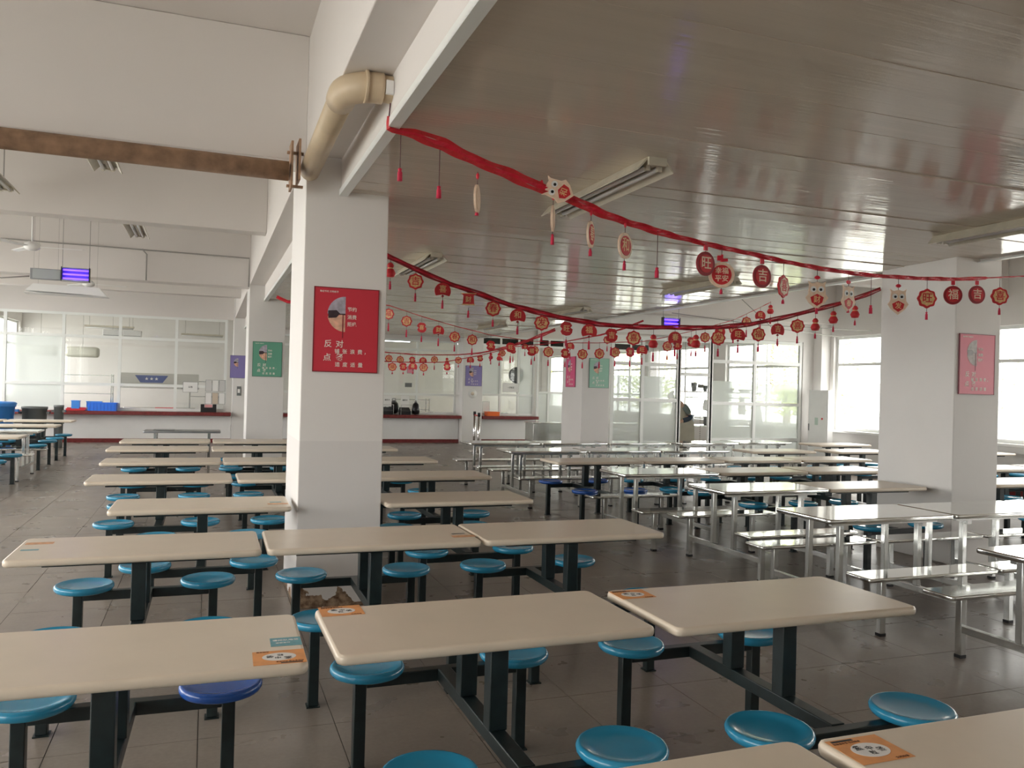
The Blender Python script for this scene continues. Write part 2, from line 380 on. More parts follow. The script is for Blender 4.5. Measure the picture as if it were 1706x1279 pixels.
glazed('trim_glazing', YF+.2, [-5.86,-4.6,-3.35,-2.09,-.78,.42], [.83,1.44,2.62,3.17], .79, 3.2, {(1,0):frost,(0,0):frost,(2,0):None,(3,0):None,(0,1):half,(1,1):half}, frw=.07)
MB().box(XL, .6, YF+.16, YF+.26, 3.2, ZC).build('wall_kitchen_left', plaster_c, kind='structure')
glazed('trim_glazing', YF+.2, [1.25,2.35,3.45,4.5,5.55,6.68], [.83,1.36,2.62,2.88], .79, 2.9, {(4,0):None,(0,0):None}, frw=.06)
MB().box(1.2, 6.8, YF+.16, YF+.26, 2.9, ZC).build('wall_kitchen_middle', plaster_c, kind='structure')
glazed('trim_glazing', YF+.2, [7.45,8.05,8.62,9.1], [.83,1.40,2.86,3.09], .79, 3.12, {(0,1):frost,(2,0):frost,(2,1):half,(0,2):shadeglass,(1,2):shadeglass,(2,2):shadeglass}, frw=.06)
MB().box(7.42, 9.15, YF+.16, YF+.26, 3.12, ZC).build('wall_kitchen_right', plaster_c, kind='structure')
glazed('trim_glazing', YF+.1, [9.2,9.55,10.15,10.75,11.6,12.3,12.96], [.4,1.5,2.86,3.09], 0, 3.12, {(0,0):half,(1,0):frost,(2,0):half,(3,0):frost,(0,2):shadeglass,(1,2):shadeglass,(2,2):shadeglass,(3,2):shadeglass,(4,2):shadeglass,(5,2):shadeglass}, frw=.06)
MB().box(9.15, XR, YF+.05, YF+.15, 3.12, ZC).build('wall_store', plaster_c, kind='structure')
MB().box(9.23, XR, YF+.09, YF+.13, 0, .37).build('wall_store_base', steel, kind='structure')
# partition of the washing room on the right, standing at the pillar line
PYY = 14.95
glazed('trim_partition', PYY, [7.72,8.42,9.27], [.12,1.44,2.18,2.72], 0, 2.74, {(0,0):frost,(1,0):frost}, frw=.07)
glazed('trim_partition', PYY, [10.09,11.2,12.42], [.12,.62,1.40,2.30,2.76], 0, 2.8, {(0,0):frost,(1,0):frost,(0,1):half,(1,1):half}, frw=.07)
for x0, x1, z0, z1 in ((7.76,8.38,1.48,1.93),(8.46,9.23,1.48,1.93),(10.13,11.16,1.44,1.88),(11.24,12.38,1.44,1.84)): MB().box(x0,x1,PYY-.006,PYY-.004,z0,z1).build('trim_frosted_film', half, kind='structure')
glazed('trim_partition', PYY, [9.30,10.06], [2.0,2.72], 0, 2.74, {}, frw=.07)
MB().box(7.44, 12.8, PYY-.05, PYY+.05, 2.8, ZC).build('wall_partition', plaster, kind='structure')
MB().box(12.46, 12.75, PYY-.05, PYY+.05, 0, 2.8).build('wall_partition_end', plaster, kind='structure')
MB().box(XR-.02, XR-.001, YB, 14.6, 0, .1).build('baseboard_right', maroon, kind='structure')
MB().box(XL+.001, XL+.02, YB, YF, 0, .1).build('baseboard_left', maroon, kind='structure')
# ------------------------------------------------------------------ outside
ground = mat('pale_concrete_yard', (.55,.55,.52), .9, var=(.6,.12))  # outside ground made pale so daylight bounces indoors
MB().box(-45,-6.3,-25,60,-.4,-.25).box(13.4,60,-25,60,-.4,-.25).build('ground', ground, kind='structure')
leafm = mat('spring_leaves', (.55,.62,.20), .6, var=(2.5,.25)); barkm = mat('tree_bark', (.30,.25,.20), .9, var=(6,.3))
def tree(x, y, h, label):
    r = empty('tree', (x,y,-.25), label=label, cat='tree', group='trees beyond the right windows')
    MB().tube([(0,0,0),(.1,.05,h*.3),(0,.1,h*.55),(.15,0,h*.8)], [.16,.13,.09,.04], 8).build('trunk', barkm, r)
    br = MB()
    for k in range(9):
        a = k*2.4; z = h*(.35+.06*k); br.tube([(0,0,z),(math.cos(a)*.7,math.sin(a)*.7,z+.5),(math.cos(a)*1.4,math.sin(a)*1.4,z+.8)], [.05,.035,.015], 6)
    br.build('branches', barkm, r, kind='stuff')
    lv = MB(); rnd = random.Random(int(x*10+y))
    for k in range(2600):
        a = rnd.uniform(0,2*PI); rr = abs(rnd.gauss(0,.9)); z = h*.3+rnd.random()*h*.75; c = Vector((math.cos(a)*rr*1.1, math.sin(a)*rr*1.1, z))
        u = Vector((rnd.gauss(0,1),rnd.gauss(0,1),rnd.gauss(0,1))).normalized()*.09; v = u.orthogonal().normalized()*.05
        lv.b.faces.new([lv.b.verts.new(c+p) for p in (-u, -v, u, v)])
    lv.build('foliage', leafm, r, kind='stuff')
tree(17.0,20.3,4.2,'leafy tree outside, seen through the left half of the washing room glass')
tree(20.5,25.4,4.6,'leafy tree outside, seen through the right half of the doorway glass')
tree(16.6,28.8,4.0,'leafy tree outside, seen above the frosted panes beside the green poster')
tree(23.5,20.5,4.8,'leafy tree outside, seen through the upper panes by the white cabinet')
# ------------------------------------------------------------------ canteen tables
def seat_profile(): return [(0,.030),(.085,.031),(.125,.036),(.140,.043),(.148,.042),(.155,.032),(.155,.020),(.148,.008),(.130,0),(0,0)]
def part(name, m, r, fn, **k):
    mb = MB(); fn(mb); return mb.build(name, m, r, **k)
def make_cream(seatm):
    r = empty('canteen_table')
    part('tabletop', cream, r, lambda b: b.slab(1.17,.585,.714,.75,.035,.012))
    part('top_frame', frame, r, lambda b: b.box(-.43,.43,-.2,-.165,.692,.7135).box(-.43,.43,.165,.2,.692,.7135).box(-.05,.05,-.165,.165,.692,.7135))
    for s in (-1,1): part('post', frame, r, lambda b: b.box(-.034,.034,s*.17-.034,s*.17+.034,.405,.692,bev=.004))
    part('centre_beam', frame, r, lambda b: b.box(-.03,.03,-.48,.48,.352,.405,bev=.004))
    for s in (-1,1): part('stool_beam', frame, r, lambda b: b.box(-.335,.335,s*.505-.025,s*.505+.025,.35,.402,bev=.004))
    for sx in (-1,1):
        for sy in (-1,1):
            part('leg', frame, r, lambda b: b.box(sx*.36-.025,sx*.36+.025,sy*.505-.025,sy*.505+.025,.006,.402,bev=.004).box(sx*.36-.033,sx*.36+.033,sy*.505-.033,sy*.505+.033,0,.006))
            part('stool_seat', seatm, r, lambda b: b.lathe(seat_profile(), (sx*.33,sy*.505,.403), 32))
    return r
def make_metal():
    r = empty('steel_canteen_table')
    part('tabletop', steeltop, r, lambda b: b.slab(1.17,.6,.718,.75,.03,.008))
    part('top_frame', steel, r, lambda b: b.box(-.5,.5,-.22,-.19,.69,.7175).box(-.5,.5,.19,.22,.69,.7175))
    for sx in (-1,1):
        part('floor_beam', steel, r, lambda b: b.box(sx*.37-.019,sx*.37+.019,-.54,.54,.16,.205,bev=.003))
        for sy in (-1,1):
            part('post', steel, r, lambda b: b.box(sx*.37-.02,sx*.37+.02,sy*.16-.02,sy*.16+.02,.205,.69,bev=.003).box(sx*.37-.02,sx*.37+.02,*sorted((sy*.18,sy*.22)),.66,.69))
            part('leg', steel, r, lambda b: b.box(sx*.37-.022,sx*.37+.022,sy*.56-.022,sy*.56+.022,.008,.393,bev=.003))
            part('foot_cap', black, r, lambda b: b.box(sx*.37-.024,sx*.37+.024,sy*.56-.024,sy*.56+.024,0,.02))
    for s in (-1,1): part('bench_seat', steeltop, r, lambda b: b.slab(1.16,.235,.393,.42,.02,.007,0,s*.56))
    return r
def make_grey():
    r = empty('grey_worktable')
    part('tabletop', darksteel, r, lambda b: b.slab(1.15,.5,.76,.79,.02,.006))
    part('tray', darksteel, r, lambda b: b.slab(.32,.3,.7902,.802,.03,.004,-.28,0))
    for sx in (-1,1):
        for sy in (-1,1): part('leg', steel, r, lambda b: b.box(sx*.4-.02,sx*.4+.02,sy*.18-.02,sy*.18+.02,0,.76))
    return r
orange_s = mat('orange_sticker', (.78,.33,.10), .45, var=(30,.1)); ovalw = mat('sticker_white', (.80,.78,.76), .5); ink = mat('black_ink', (.02,.02,.02), .6)
teal_s = mat('teal_sticker', (.13,.36,.42), .45, var=(60,.15)); brownink = mat('brown_ink', (.18,.06,.02), .6); mark = mat('worn_orange', (.70,.38,.20), .5, var=(40,.3))
def sticker(r, x, y, flip=False):
    """orange paper sticker with a white oval and lettering, stuck on a tabletop (local coordinates)"""
    f = -1 if flip else 1
    st = part('sticker', orange_s, r, lambda b: b.box(-.08,.08,-.066,.066,.7503,.7509), label='orange paper sticker with a white oval'); st.location = (x,y,0); st.rotation_euler = (0,0,PI if flip else 0)
    MB().prism(disc(0,.0,-.004,.052,28,.72), .7509, .7513, 'xy').build('white_oval', ovalw, st)
    for t, s, px, py in (('盘',.026,-.026,.010),('中',.022,.004,.003),('粒',.020,-.004,-.020),('餐',.024,.028,-.010)):
        lettering(t, s, ink, st, (px,py,.7514), (0,0,0), .0002)
    MB().box(-.068,-.002,.052,.061,.7509,.7512).build('title_strip', ink, st)
    lettering('粒粒皆辛苦 节约粮食', .009, brownink, st, (-.03,.044,.7512), (0,0,0), .0002)
    lettering('文明用餐', .010, brownink, st, (.048,-.058,.7512), (0,0,0), .0002)
def teal(r, x, y):
    st = part('sticker', teal_s, r, lambda b: b.box(-.05,.05,-.045,.045,.7503,.7509), label='small teal blue paper sticker'); st.location = (x,y,0)
    lettering('请排队用餐', .017, ovalw, st, (0,.016,.7511), (0,0,0), .0002); lettering('谢谢合作', .012, ovalw, st, (-.01,-.012,.7511), (0,0,0), .0002)
protos = {'c': make_cream(blue), 'n': make_cream(navy), 'm': make_metal(), 'g': make_grey()}
used = set()
def place(kind, x, y, label, group, rz=0, **k):
    if kind in used: r = copy_tree(protos[kind])
    else: used.add(kind); r = protos[kind]
    r.location = (x, y, 0); r.rotation_euler = (0,0,math.radians(rz))
    return tag(r, label, 'table', group)
ORD = ['','front','second','third','fourth','fifth','sixth','seventh','eighth']
GL = 'cream tables with blue stools, left of the aisle'
rows = {0:(1.385,[.83,2.045]), 1:(2.91,[-.262,.992,2.225]), 2:(4.69,[-.30,.898,2.085]), 3:(6.2,[-.01,1.83]), 4:(7.84,[-.36,.85,2.05]), 5:(9.5,[-.43,.76,1.95]), 6:(11.2,[-.55,.65,1.86]), 7:(12.6,[-.53,.67])}
colw = {3:['left','middle','right'], 2:['left','right']}
desc = {(0,0):'cream table at the bottom edge of the photo, left of the orange-stickered one',
 (0,1):'nearest cream table at the bottom right corner, with the large orange sticker',
 (1,0):'cream table at the lower left with teal and orange stickers side by side',
 (1,1):'cream table in the middle foreground with an orange sticker on its left corner',
 (1,2):'cream table right of centre foreground, orange sticker on its back left corner',
 (2,0):'cream table in the second full row, left, faded orange marks on its left end',
 (2,1):'cream table right in front of the red-poster pillar, worn orange mark at right',
 (2,2):'cream table in the second full row, right of the one before the pillar',
 (3,0):'cream table whose right end touches the left side of the red-poster pillar',
 (3,1):'first cream table right behind the red-poster pillar, on its right side'}
seatnames = {}
tabs = {}
for j, (y, xs) in rows.items():
    for i, x in enumerate(xs):
        lab = desc.get((j,i)) or 'cream table, %s row behind the red-poster pillar, %s in the row' % (['','','first','second','third','fourth','fifth','sixth'][j-2] if j > 3 else '', colw[len(xs)][i])
        tabs[(j,i)] = place('c', x, y+random.uniform(-.02,.02), lab, GL, random.uniform(-.6,.6))
        if (j,i) == (0,1) or (j,i)==(1,2): tabs[(j,i)].rotation_euler.z = 0
tabs[(1,0)].rotation_euler.z = math.radians(-1.2); tabs[(1,1)].rotation_euler.z = math.radians(.4); tabs[(0,1)].location.y = 1.385
# one seat of the lower left table is a darker blue
for ch in tabs[(1,0)].children:
    if ch.name.startswith('stool_seat'): 
        c = sum((Vector(b) for b in ch.bound_box), Vector())/8
        if c.x > 0 and c.y > 0: ch.data = ch.data.copy(); ch.data.materials.clear(); ch.data.materials.append(navy); ch['label'] = 'darker blue stool seat'
sticker(tabs[(0,1)], -.49, .20); sticker(tabs[(1,1)], -.49, .235); sticker(tabs[(1,2)], -.50, .20)
sticker(tabs[(1,0)], .50, -.205, True); teal(tabs[(1,0)], .53, -.05)
for key, px in (((2,1),.52),((2,0),-.50),((3,0),.50)):
    r = tabs[key]; part('sticker', mark, r, lambda b: b.box(px-.07,px+.07,-.16,-.10,.7503,.7507) if px > 0 else b.box(px-.06,px+.07,.1,.16,.7503,.7507), label='worn orange sticker')
    part('sticker', teal_s if key != (2,1) else darksteel, r, lambda b: b.box(px-.05,px+.03,-.06,-.03,.7503,.7506), label='worn bluish sticker')
place('g', -.36, 14.3, 'grey steel worktable with a tray, before the left counter', None)
for j, (kd, y) in enumerate((('c',13.42),('m',14.78),('c',16.42),('c',18.2))):
    for i, x in enumerate((-3.04,-4.25)):
        what = 'steel bench table' if kd == 'm' else 'cream table'
        place(kd, x, y, '%s at the far left, %s, %s' % (what, ['nearest row','second row','third row','row before the blue bin'][j], ['by the aisle','near the window wall'][i]), 'tables in the far left block')
GM = 'stainless steel tables with benches'
GR = 'cream tables with blue stools, right of the aisle'
def R(kd, x, y, lab): place(kd, x, y, lab, GM if kd == 'm' else GR, random.uniform(-.5,.5))
R('m', 4.85, 3.28, 'steel bench table cut off by the right edge, nearest of the steel ones')
R('m', 4.70, 4.90, 'steel bench table in the row before the right pillar, leftmost, its top mirroring the windows')
R('m', 5.90, 4.90, 'steel bench table directly in front of the right pillar')
R('m', 7.10, 4.90, 'steel bench table in the row before the right pillar, rightmost')
R('m', 4.88, 6.42, 'steel bench table left of the cream one that reaches the right pillar')
R('c', 6.07, 6.40, 'cream table whose right end reaches the left side of the right pillar')
R('c', 8.25, 6.45, 'cream table just right of the right pillar')
R('c', 9.45, 6.45, 'cream table right of the right pillar, second from it')
R('m', 4.66, 7.85, 'steel bench table in the second row behind the right pillar, leftmost')
R('c', 5.86, 7.85, 'cream table in the second row behind the right pillar, beside the steel one')
R('c', 7.08, 7.85, 'cream table in the second row behind the right pillar, directly behind it')
for i, x in enumerate((8.35, 9.6, 10.85)): R('c', x, 7.8, 'cream table by the right windows, seen past the right pillar, %s from the pillar' % ['first','second','third'][i])
R('n', 4.50, 9.2, 'cream table with dark navy stools at the aisle')
R('c', 5.68, 9.2, 'cream table with blue stools, right neighbour of the navy-stooled one')
for i, x in enumerate((6.90, 8.10)): R('c', x, 9.2, 'cream table behind the right pillar row, %s right of the navy-stooled one' % ['second','third'][i])
for i, x in enumerate((4.48, 5.68, 6.88)): R('m', x, 10.8, 'steel bench table in the row just behind the navy-stooled one, %s from the aisle' % ['first','second','third'][i])
for i, x in enumerate((4.40, 5.60, 6.80)): R('m', x, 12.35, 'steel bench table in the last steel row, %s from the aisle' % ['first','second','third'][i])
R('c', 8.35, 10.6, 'cream table in front of the washing room doorway, nearer one'); R('c', 9.85, 10.5, 'cream table before the frosted washing room glass, nearer one')
R('c', 10.75, 11.95, 'cream table in front of the tall white cabinet'); R('m', 9.5, 12.6, 'thin steel table close to the washing room partition')
R('c', 11.95, 10.05, 'cream table beside the right windows, before the tall white cabinet')
R('m', 8.2, 12.4, 'steel bench table just before the pillar with the green poster')
# ------------------------------------------------------------------ pipes
r = empty('waste_pipe', (.7,5.9,3.125), label='beige plastic drain pipe under the girder, bending into the ceiling edge', cat='pipe')
el = [(.0,-1.62,.02),(.0,-1.66,.02)]
part('pipe_run', pipem, r, lambda b: b.tube([(-.06,.08,0),(-.06,-1.45,.045)], .070, 20))
arc = [(-.06+.17*(1-math.cos(a)), -1.45-.17*math.sin(a), .048) for a in [k*PI/16 for k in range(9)]]
part('elbow', pipem, r, lambda b: b.tube([(-.06,-1.36,.043)]+arc+[(.12,-1.62,.048)], .079, 20))
part('collar', pipem, r, lambda b: b.tube([(.025,-1.62,.048),(.04,-1.62,.048)], .085, 20))
part('pipe_end', pipem, r, lambda b: b.tube([(.12,-1.62,.048),(.5,-1.62,.048)], .070, 20))
part('tape', white, r, lambda b: b.box(.125,.165,-1.70,-1.68,.0,.07), label='pale scrap of tape')
r = empty('heating_pipe', (-2.5,5.79,3.06), label='long rust-coloured pipe running across the left ceiling beam', cat='pipe')
part('pipe_run', rust, r, lambda b: b.tube([(-3.38,0,.02),(2.98,0,0)], .066, 20))
part('flange', rust, r, lambda b: b.box(2.99,3.005,-.05,.10,-.12,.2).box(3.04,3.055,-.05,.16,-.06,.22))
part('bolt', rust, r, lambda b: b.box(2.97,3.08,.02,.05,-.1,-.085)); part('bolt', rust, r, lambda b: b.box(2.97,3.08,.02,.05,.13,.145))
# ------------------------------------------------------------------ lamps and fans
def make_lamp():
    r = empty('fluorescent_lamp')
    part('housing', lampw, r, lambda b: b.prism([(-.125,-.075),(-.118,-.08),(-.055,-.012),(.055,-.012),(.118,-.08),(.125,-.075),(.062,0),(-.062,0)], -.75, .75))
    part('end_cap', lampw, r, lambda b: b.box(-.06,.06,-.77,-.75,-.05,0)); part('end_cap', lampw, r, lambda b: b.box(-.06,.06,.75,.77,-.05,0))
    part('spine', lampw, r, lambda b: b.box(-.012,.012,-.74,.74,-.04,-.013))
    for s in (-1,1):
        part('tube', tubem, r, lambda b: b.tube([(s*.04,-.7,-.052),(s*.04,.7,-.052)], .0155, 10))
        
        for y in (-1,1): part('socket', lampw, r, lambda b: b.box(s*.04-.014,s*.04+.014,*sorted((y*.70,y*.725)),-.072,-.013))
    return r
lamp = make_lamp(); first = True
for x, y, z, lab in ((2.47,5.03,ZP,'large twin-tube lamp on the strip ceiling, right of the pipe elbow'),(5.83,4.55,ZP,'twin-tube lamp at the upper right edge over the steel tables'),
    (5.85,9.0,ZP,'dark-looking twin-tube lamp behind the hanging red medallions, right of centre'),(2.2,9.05,ZP,'white twin-tube lamp just right of the red-poster pillar'),
    (2.25,13.1,ZP,'small distant lamp seen below the second garland, left'),(5.92,13.2,ZP,'distant lamp above the garlands in the middle'),
    (9.1,4.9,3.2,'lamp at the right edge beside the right pillar'),
    (-.93,7.8,3.62,'lamp on the left ceiling just below the rust-coloured pipe'),(-.93,11.65,3.62,'lamp on the left ceiling near the cable run'),(-2.05,9.25,3.62,'lamp at the far left edge above the fan'),
    (2.2,17.2,ZP,'farthest lamp on the strip ceiling, left'),(5.9,17.3,ZP,'farthest lamp on the strip ceiling, right')):
    c = lamp if first else copy_tree(lamp); first = False; c.location = (x,y,z); tag(c, lab, 'lamp', 'twin-tube ceiling lamps')
    if z != ZP:
        for dy in (-.6,.6): MB().tube([(0,dy,0),(0,dy,ZC-z)], .006, 6).build('hanger', cable, c)
for n_, (x, y, on) in enumerate(((5.3,25.2,1),(3.2,25.2,1),(8.1,25.4,1),(-2.6,25.2,0),(-.2,27.5,0))):
    r = empty('kitchen_tube_lamp', (x,y,3.0), PI/2*1, label='%s tube lamp inside the kitchen, %s' % ('lit' if on else 'unlit', ['seen left of the violet poster','near the middle of the hall','behind the right glazing','behind the left glazing','deep behind the left glazing'][n_]), cat='lamp')
    part('housing', lampw, r, lambda b: b.box(-.05,.05,-.62,.62,0,.05)); part('tube', tubeon if on else tubem, r, lambda b: b.tube([(0,-.6,-.02),(0,.6,-.02)], .018, 10))
    for s in (-.5,.5): part('hanger', cable, r, lambda b: b.tube([(0,s,.05),(0,s,ZC-3.0)], .005, 5))
def fan(x, y, z, a0, lab):
    r = empty('ceiling_fan', (x,y,z), a0, label=lab, cat='fan', group='white ceiling fans')
    part('rod', white, r, lambda b: b.tube([(0,0,.05),(0,0,ZC-z)], .012, 8)); part('canopy', white, r, lambda b: b.lathe([(0,ZC-z),(.06,ZC-z),(.045,ZC-z-.07),(0,ZC-z-.075)], n=16))
    part('motor', white, r, lambda b: b.lathe([(0,-.055),(.05,-.05),(.095,-.02),(.095,.03),(.05,.06),(0,.065)], n=20))
    for k in range(3):
        a = k*2*PI/3; o = part('blade', white, r, lambda b: b.prism([(.09,-.02),(.2,-.055),(.58,-.045),(.6,0),(.58,.04),(.2,.035),(.09,.02)], -.004, .004, 'xy')); o.rotation_euler = (.12,0,a)
fan(-2.16,12.0,3.27,.0,'white ceiling fan at the left above the insect lamp'); fan(-1.95,15.6,3.2,.15,'white ceiling fan behind the insect lamp, only blade tips showing')
fan(-4.5,8.0,3.3,.5,'white ceiling fan beyond the left edge')
def insect(x, y, z, w, hh, lab, top):
    r = empty('insect_lamp', (x,y,z), label=lab, cat='insect lamp')
    part('side_panel', black, r, lambda b: b.box(-w/2-.012,-w/2,-.04,.04,-.01,hh+.02)); part('side_panel', black, r, lambda b: b.box(w/2,w/2+.012,-.04,.04,-.01,hh+.02))
    part('base', darksteel, r, lambda b: b.box(-w/2,w/2,-.04,.04,-.01,.012)); part('top_bar', darksteel, r, lambda b: b.box(-w/2,w/2,-.04,.04,hh,hh+.012))
    part('back_panel', mat('violet_backing', (.14,.07,.42), .5), r, lambda b: b.box(-w/2,w/2,.03,.036,.012,hh))
    for k in range(3): part('tube', uvm, r, lambda b: b.tube([(-w/2+.01,0,.03+k*(hh-.05)/2),(w/2-.01,0,.03+k*(hh-.05)/2)], .013, 10))
    for s in (-1,1): part('chain', cable, r, lambda b: b.tube([(s*w/2,0,hh+.01),(s*w/2,0,top-z)], .004, 5))
    l = bpy.data.lights.new('ultraviolet_glow', 'POINT'); l.color = (.25,.12,1); l.energy = 1.2; l.shadow_soft_size = .12
    o = bpy.data.objects.new('ultraviolet_glow', l); COL.objects.link(o); o.parent = r; o.location = (0,-.1,hh/2); o['kind'] = 'helper'
insect(-1.79,13.0,2.965,.34,.17,'violet glowing insect lamp hanging at the left', ZC)
insect(7.28,12.0,2.68,.30,.17,'violet glowing insect lamp hanging in the middle of the hall', ZC)
r = empty('grey_box', (-2.17,13.05,2.965), label='flat grey metal box beside the violet insect lamp', cat='box')
part('case', darksteel, r, lambda b: b.box(-.19,.19,-.03,.05,0,.15,bev=.004)); part('face', mat('grey_screen', (.40,.43,.43), .4), r, lambda b: b.box(-.16,.185,-.034,-.0305,.012,.14))
part('hanger', cable, r, lambda b: b.tube([(-.15,0,.15),(-.15,0,ZC-2.965)], .0015, 4)); part('hanger', cable, r, lambda b: b.tube([(.15,0,.15),(.15,0,ZC-2.965)], .0015, 4))
r = empty('pelmet_light', (-1.95,13.45,2.83), label='long white hanging lamp shade under the insect lamp', cat='lamp')
part('shade', white, r, lambda b: b.prism([(-.52,0),(.52,-.03),(.42,.09),(-.42,.10)], -.14, .14)); part('shade_rim', white, r, lambda b: b.box(-.54,.54,-.15,.15,-.035,-.031))
for s in (-.38,.38): part('hanger', cable, r, lambda b: b.tube([(s,0,.09),(s,0,ZC-2.83)], .0015, 4))
tag(MB().tube([(-5.88,14.47,3.70),(-3.2,14.47,3.70),(-1,14.47,3.69),(.6,14.47,3.68),(.601,14.47,3.2)], .012, 6).build('cable_run', cable), 'thin grey cable run along the left ceiling beam', 'cable')
tag(MB().tube([(-1.05,14.46,3.70),(-.98,14.46,3.62),(-.98,14.46,3.2)], .012, 6).build('cable_drop', cable), 'grey conduit dropping down the beam below the left lamp', 'cable')
tag(MB().tube([(-5.8,13.0,3.02),(-3.2,13.0,2.99),(-2.7,13.02,2.95),(-2.37,13.05,3.0)], .01, 6).build('power_cord', cable), 'slack cord leading to the grey box at the left edge', 'cable')
tag(MB().tube([(7.3,12.0,2.95),(9.5,12.6,2.9),(12.95,13.4,3.0)], .008, 6).build('span_wire', cable), 'thin wire spanning from the middle insect lamp to the window wall', 'cable')
tag(MB().tube([(7.16,10,3.05),(9.5,12.2,2.82),(12.95,14.2,2.9)], .006, 6).build('span_wire', cable), 'lower thin wire sagging towards the window wall', 'cable')
# ------------------------------------------------------------------ posters
def poster(loc, w, hh, colr, label, facing='y', texts=None, pic=((.45,.42,.50),(.78,.45,.32),(.05,.03,.04)), fade=0, ptext=True):
    pm = mat('poster_'+label[:14].replace(' ','_'), colr, .45, var=(2,.04)); tx = mat('poster_lettering', (.85,.78,.72), .5); dk = mat('poster_edge_'+label[:10].replace(' ','_'), tuple(c*.35 for c in colr), .5)
    r = empty('poster', loc, 0 if facing == 'y' else -PI/2, label=label, cat='poster')
    part('board', pm, r, lambda b: b.box(-w/2,w/2,-.012,-.001,-hh/2,hh/2)); B = -.0125
    part('edge', dk, r, lambda b: b.box(-w/2-.006,-w/2,-.014,-.001,-hh/2-.006,hh/2+.006).box(w/2,w/2+.006,-.014,-.001,-hh/2-.006,hh/2+.006).box(-w/2,w/2,-.014,-.001,hh/2,hh/2+.006).box(-w/2,w/2,-.014,-.001,-hh/2-.006,-hh/2))
    a = w*.28; cx, cz = -w*.02, hh*.19; pa, pb, pcx = (mat('picture_%d_%s' % (k, label[:6].strip()), c, .5, var=(25,.3)) for k, c in enumerate(pic))
    half = [(cx+a*math.cos(t), cz+a*math.sin(t)) for t in [PI/2+PI*k/20 for k in range(21)]]
    up = [p for p in half if p[1] >= cz]+[(cx,cz)]; dn = [p for p in half if p[1] <= cz]+[(cx,cz)]
    pc = part('picture', pa, r, lambda b: b.prism(up, B-.001, B)); MB().prism(dn, B-.001, B).build('picture_lower', pb, pc)
    MB().prism([(cx-a*.97,cz+a*.18),(cx-a*.5,cz+a*.22),(cx-a*.3,cz+a*.03),(cx,cz+a*.04),(cx,cz-a*.05),(cx-a*.35,cz-a*.03),(cx-a*.5,cz-a*.2),(cx-a*.95,cz-a*.25)], B-.002, B-.001).build('silhouette', pcx, pc)
    MB().box(cx-a*.16,cx-a*.10,B-.002,B-.001,cz-a*1.35,cz).build('string', dk, pc)
    if ptext:
        L_ = lambda t, s, x, z: lettering(t, s*w, tx, r, (x*w, B-.001, z*hh))
        for t, z in (('节约',.25),('消费',.155),('拒绝',.07)): L_(t, .075, .085, z)
        for row, s_, xs_, z in (('反对',.125,(-.28,-.10),-.175),('铺张浪费，',.08,(-.137,-.017,.105,.225,.33),-.262),('点餐',.125,(-.29,-.10),-.338),('适度适量',.08,(-.127,-.007,.115,.235),-.42)):
            for t, xq in zip(row, xs_): L_(t, s_, xq, z)
        L_('勤俭节约 文明用餐', .035, -.28, .455)
    return r
poster((.93,5.998,2.005),.456,.60,(.62,.035,.06),'red poster with white lettering on the left pillar')
poster((.935,14.498,1.995),.47,.58,(.13,.37,.26),'green poster on the second left pillar')
poster((.735,YF-.002,1.98),.40,.58,(.26,.22,.50),'violet poster beside the left counter, partly hidden', ptext=False)
poster((7.12,YF-.152,1.93),.48,.57,(.26,.22,.50),'violet poster on the pillar between the counters')
poster((6.838,15.02,1.97),.44,.60,(.68,.06,.20),'bright pink poster on the side of the far pillar', facing='x')
poster((7.20,14.498,1.95),.42,.57,(.30,.55,.43),'pale green poster on the far pillar beside the pink one')
poster((7.12,5.998,1.97),.46,.585,(.70,.16,.22),'pale red poster on the right pillar', pic=((.55,.52,.5),(.5,.45,.43),(.35,.33,.33)))
# ------------------------------------------------------------------ things on and behind the counters
def crate(name, x, y, z, w, d, hh, m, lab, cat='basket', ribs=8):
    r = empty(name, (x,y,z), label=lab, cat=cat)
    part('bottom', m, r, lambda b: b.box(-w/2,w/2,-d/2,d/2,0,.008))
    for s in (-1,1):
        part('side_wall', m, r, lambda b: b.box(-w/2,w/2,*sorted((s*d/2,s*(d/2-.008))),.008,hh)); part('end_wall', m, r, lambda b: b.box(*sorted((s*w/2,s*(w/2-.008))),-d/2+.009,d/2-.009,.008,hh))
    part('rim', m, r, lambda b: b.box(-w/2-.01,w/2+.01,-d/2-.01,-d/2,hh-.02,hh).box(-w/2-.01,w/2+.01,d/2,d/2+.01,hh-.02,hh).box(-w/2-.01,-w/2,-d/2,d/2,hh-.02,hh).box(w/2,w/2+.01,-d/2,d/2,hh-.02,hh))
    for k in range(ribs): part('rib', m, r, lambda b: b.box(-w/2+w*(k+.5)/ribs-.006,-w/2+w*(k+.5)/ribs+.006,-d/2-.008,-d/2-.0005,.01,hh-.02))
CT = .79
crate('blue_basket', -2.42, YF-.02, CT, .62, .34, .2, basket, 'bright blue plastic basket on the left counter')
crate('blue_box', -3.03, YF+.1, CT, .17, .2, .24, bluebin, 'small light blue box left of the blue basket', 'box', 0)
crate('blue_tub', -2.65, YF+.34, CT, .34, .12, .22, bluebin, 'blue tub standing behind the blue basket', 'tub', 0)
crate('orange_basket', 7.75, YF-.02, CT, .36, .3, .12, orangem, 'orange tray on the middle counter, right of the violet poster', 'tray', 0)
r = empty('red_tray', (-3.0,YF-.08,CT), label='red tray leaning left of the blue basket', cat='tray'); part('tray_base', redplastic, r, lambda b: b.slab(.42,.2,0,.02,.03,.006)); part('tray_rim', redplastic, r, lambda b: b.box(-.21,.21,.09,.1,.02,.07).box(-.21,.21,-.1,-.09,.02,.05))
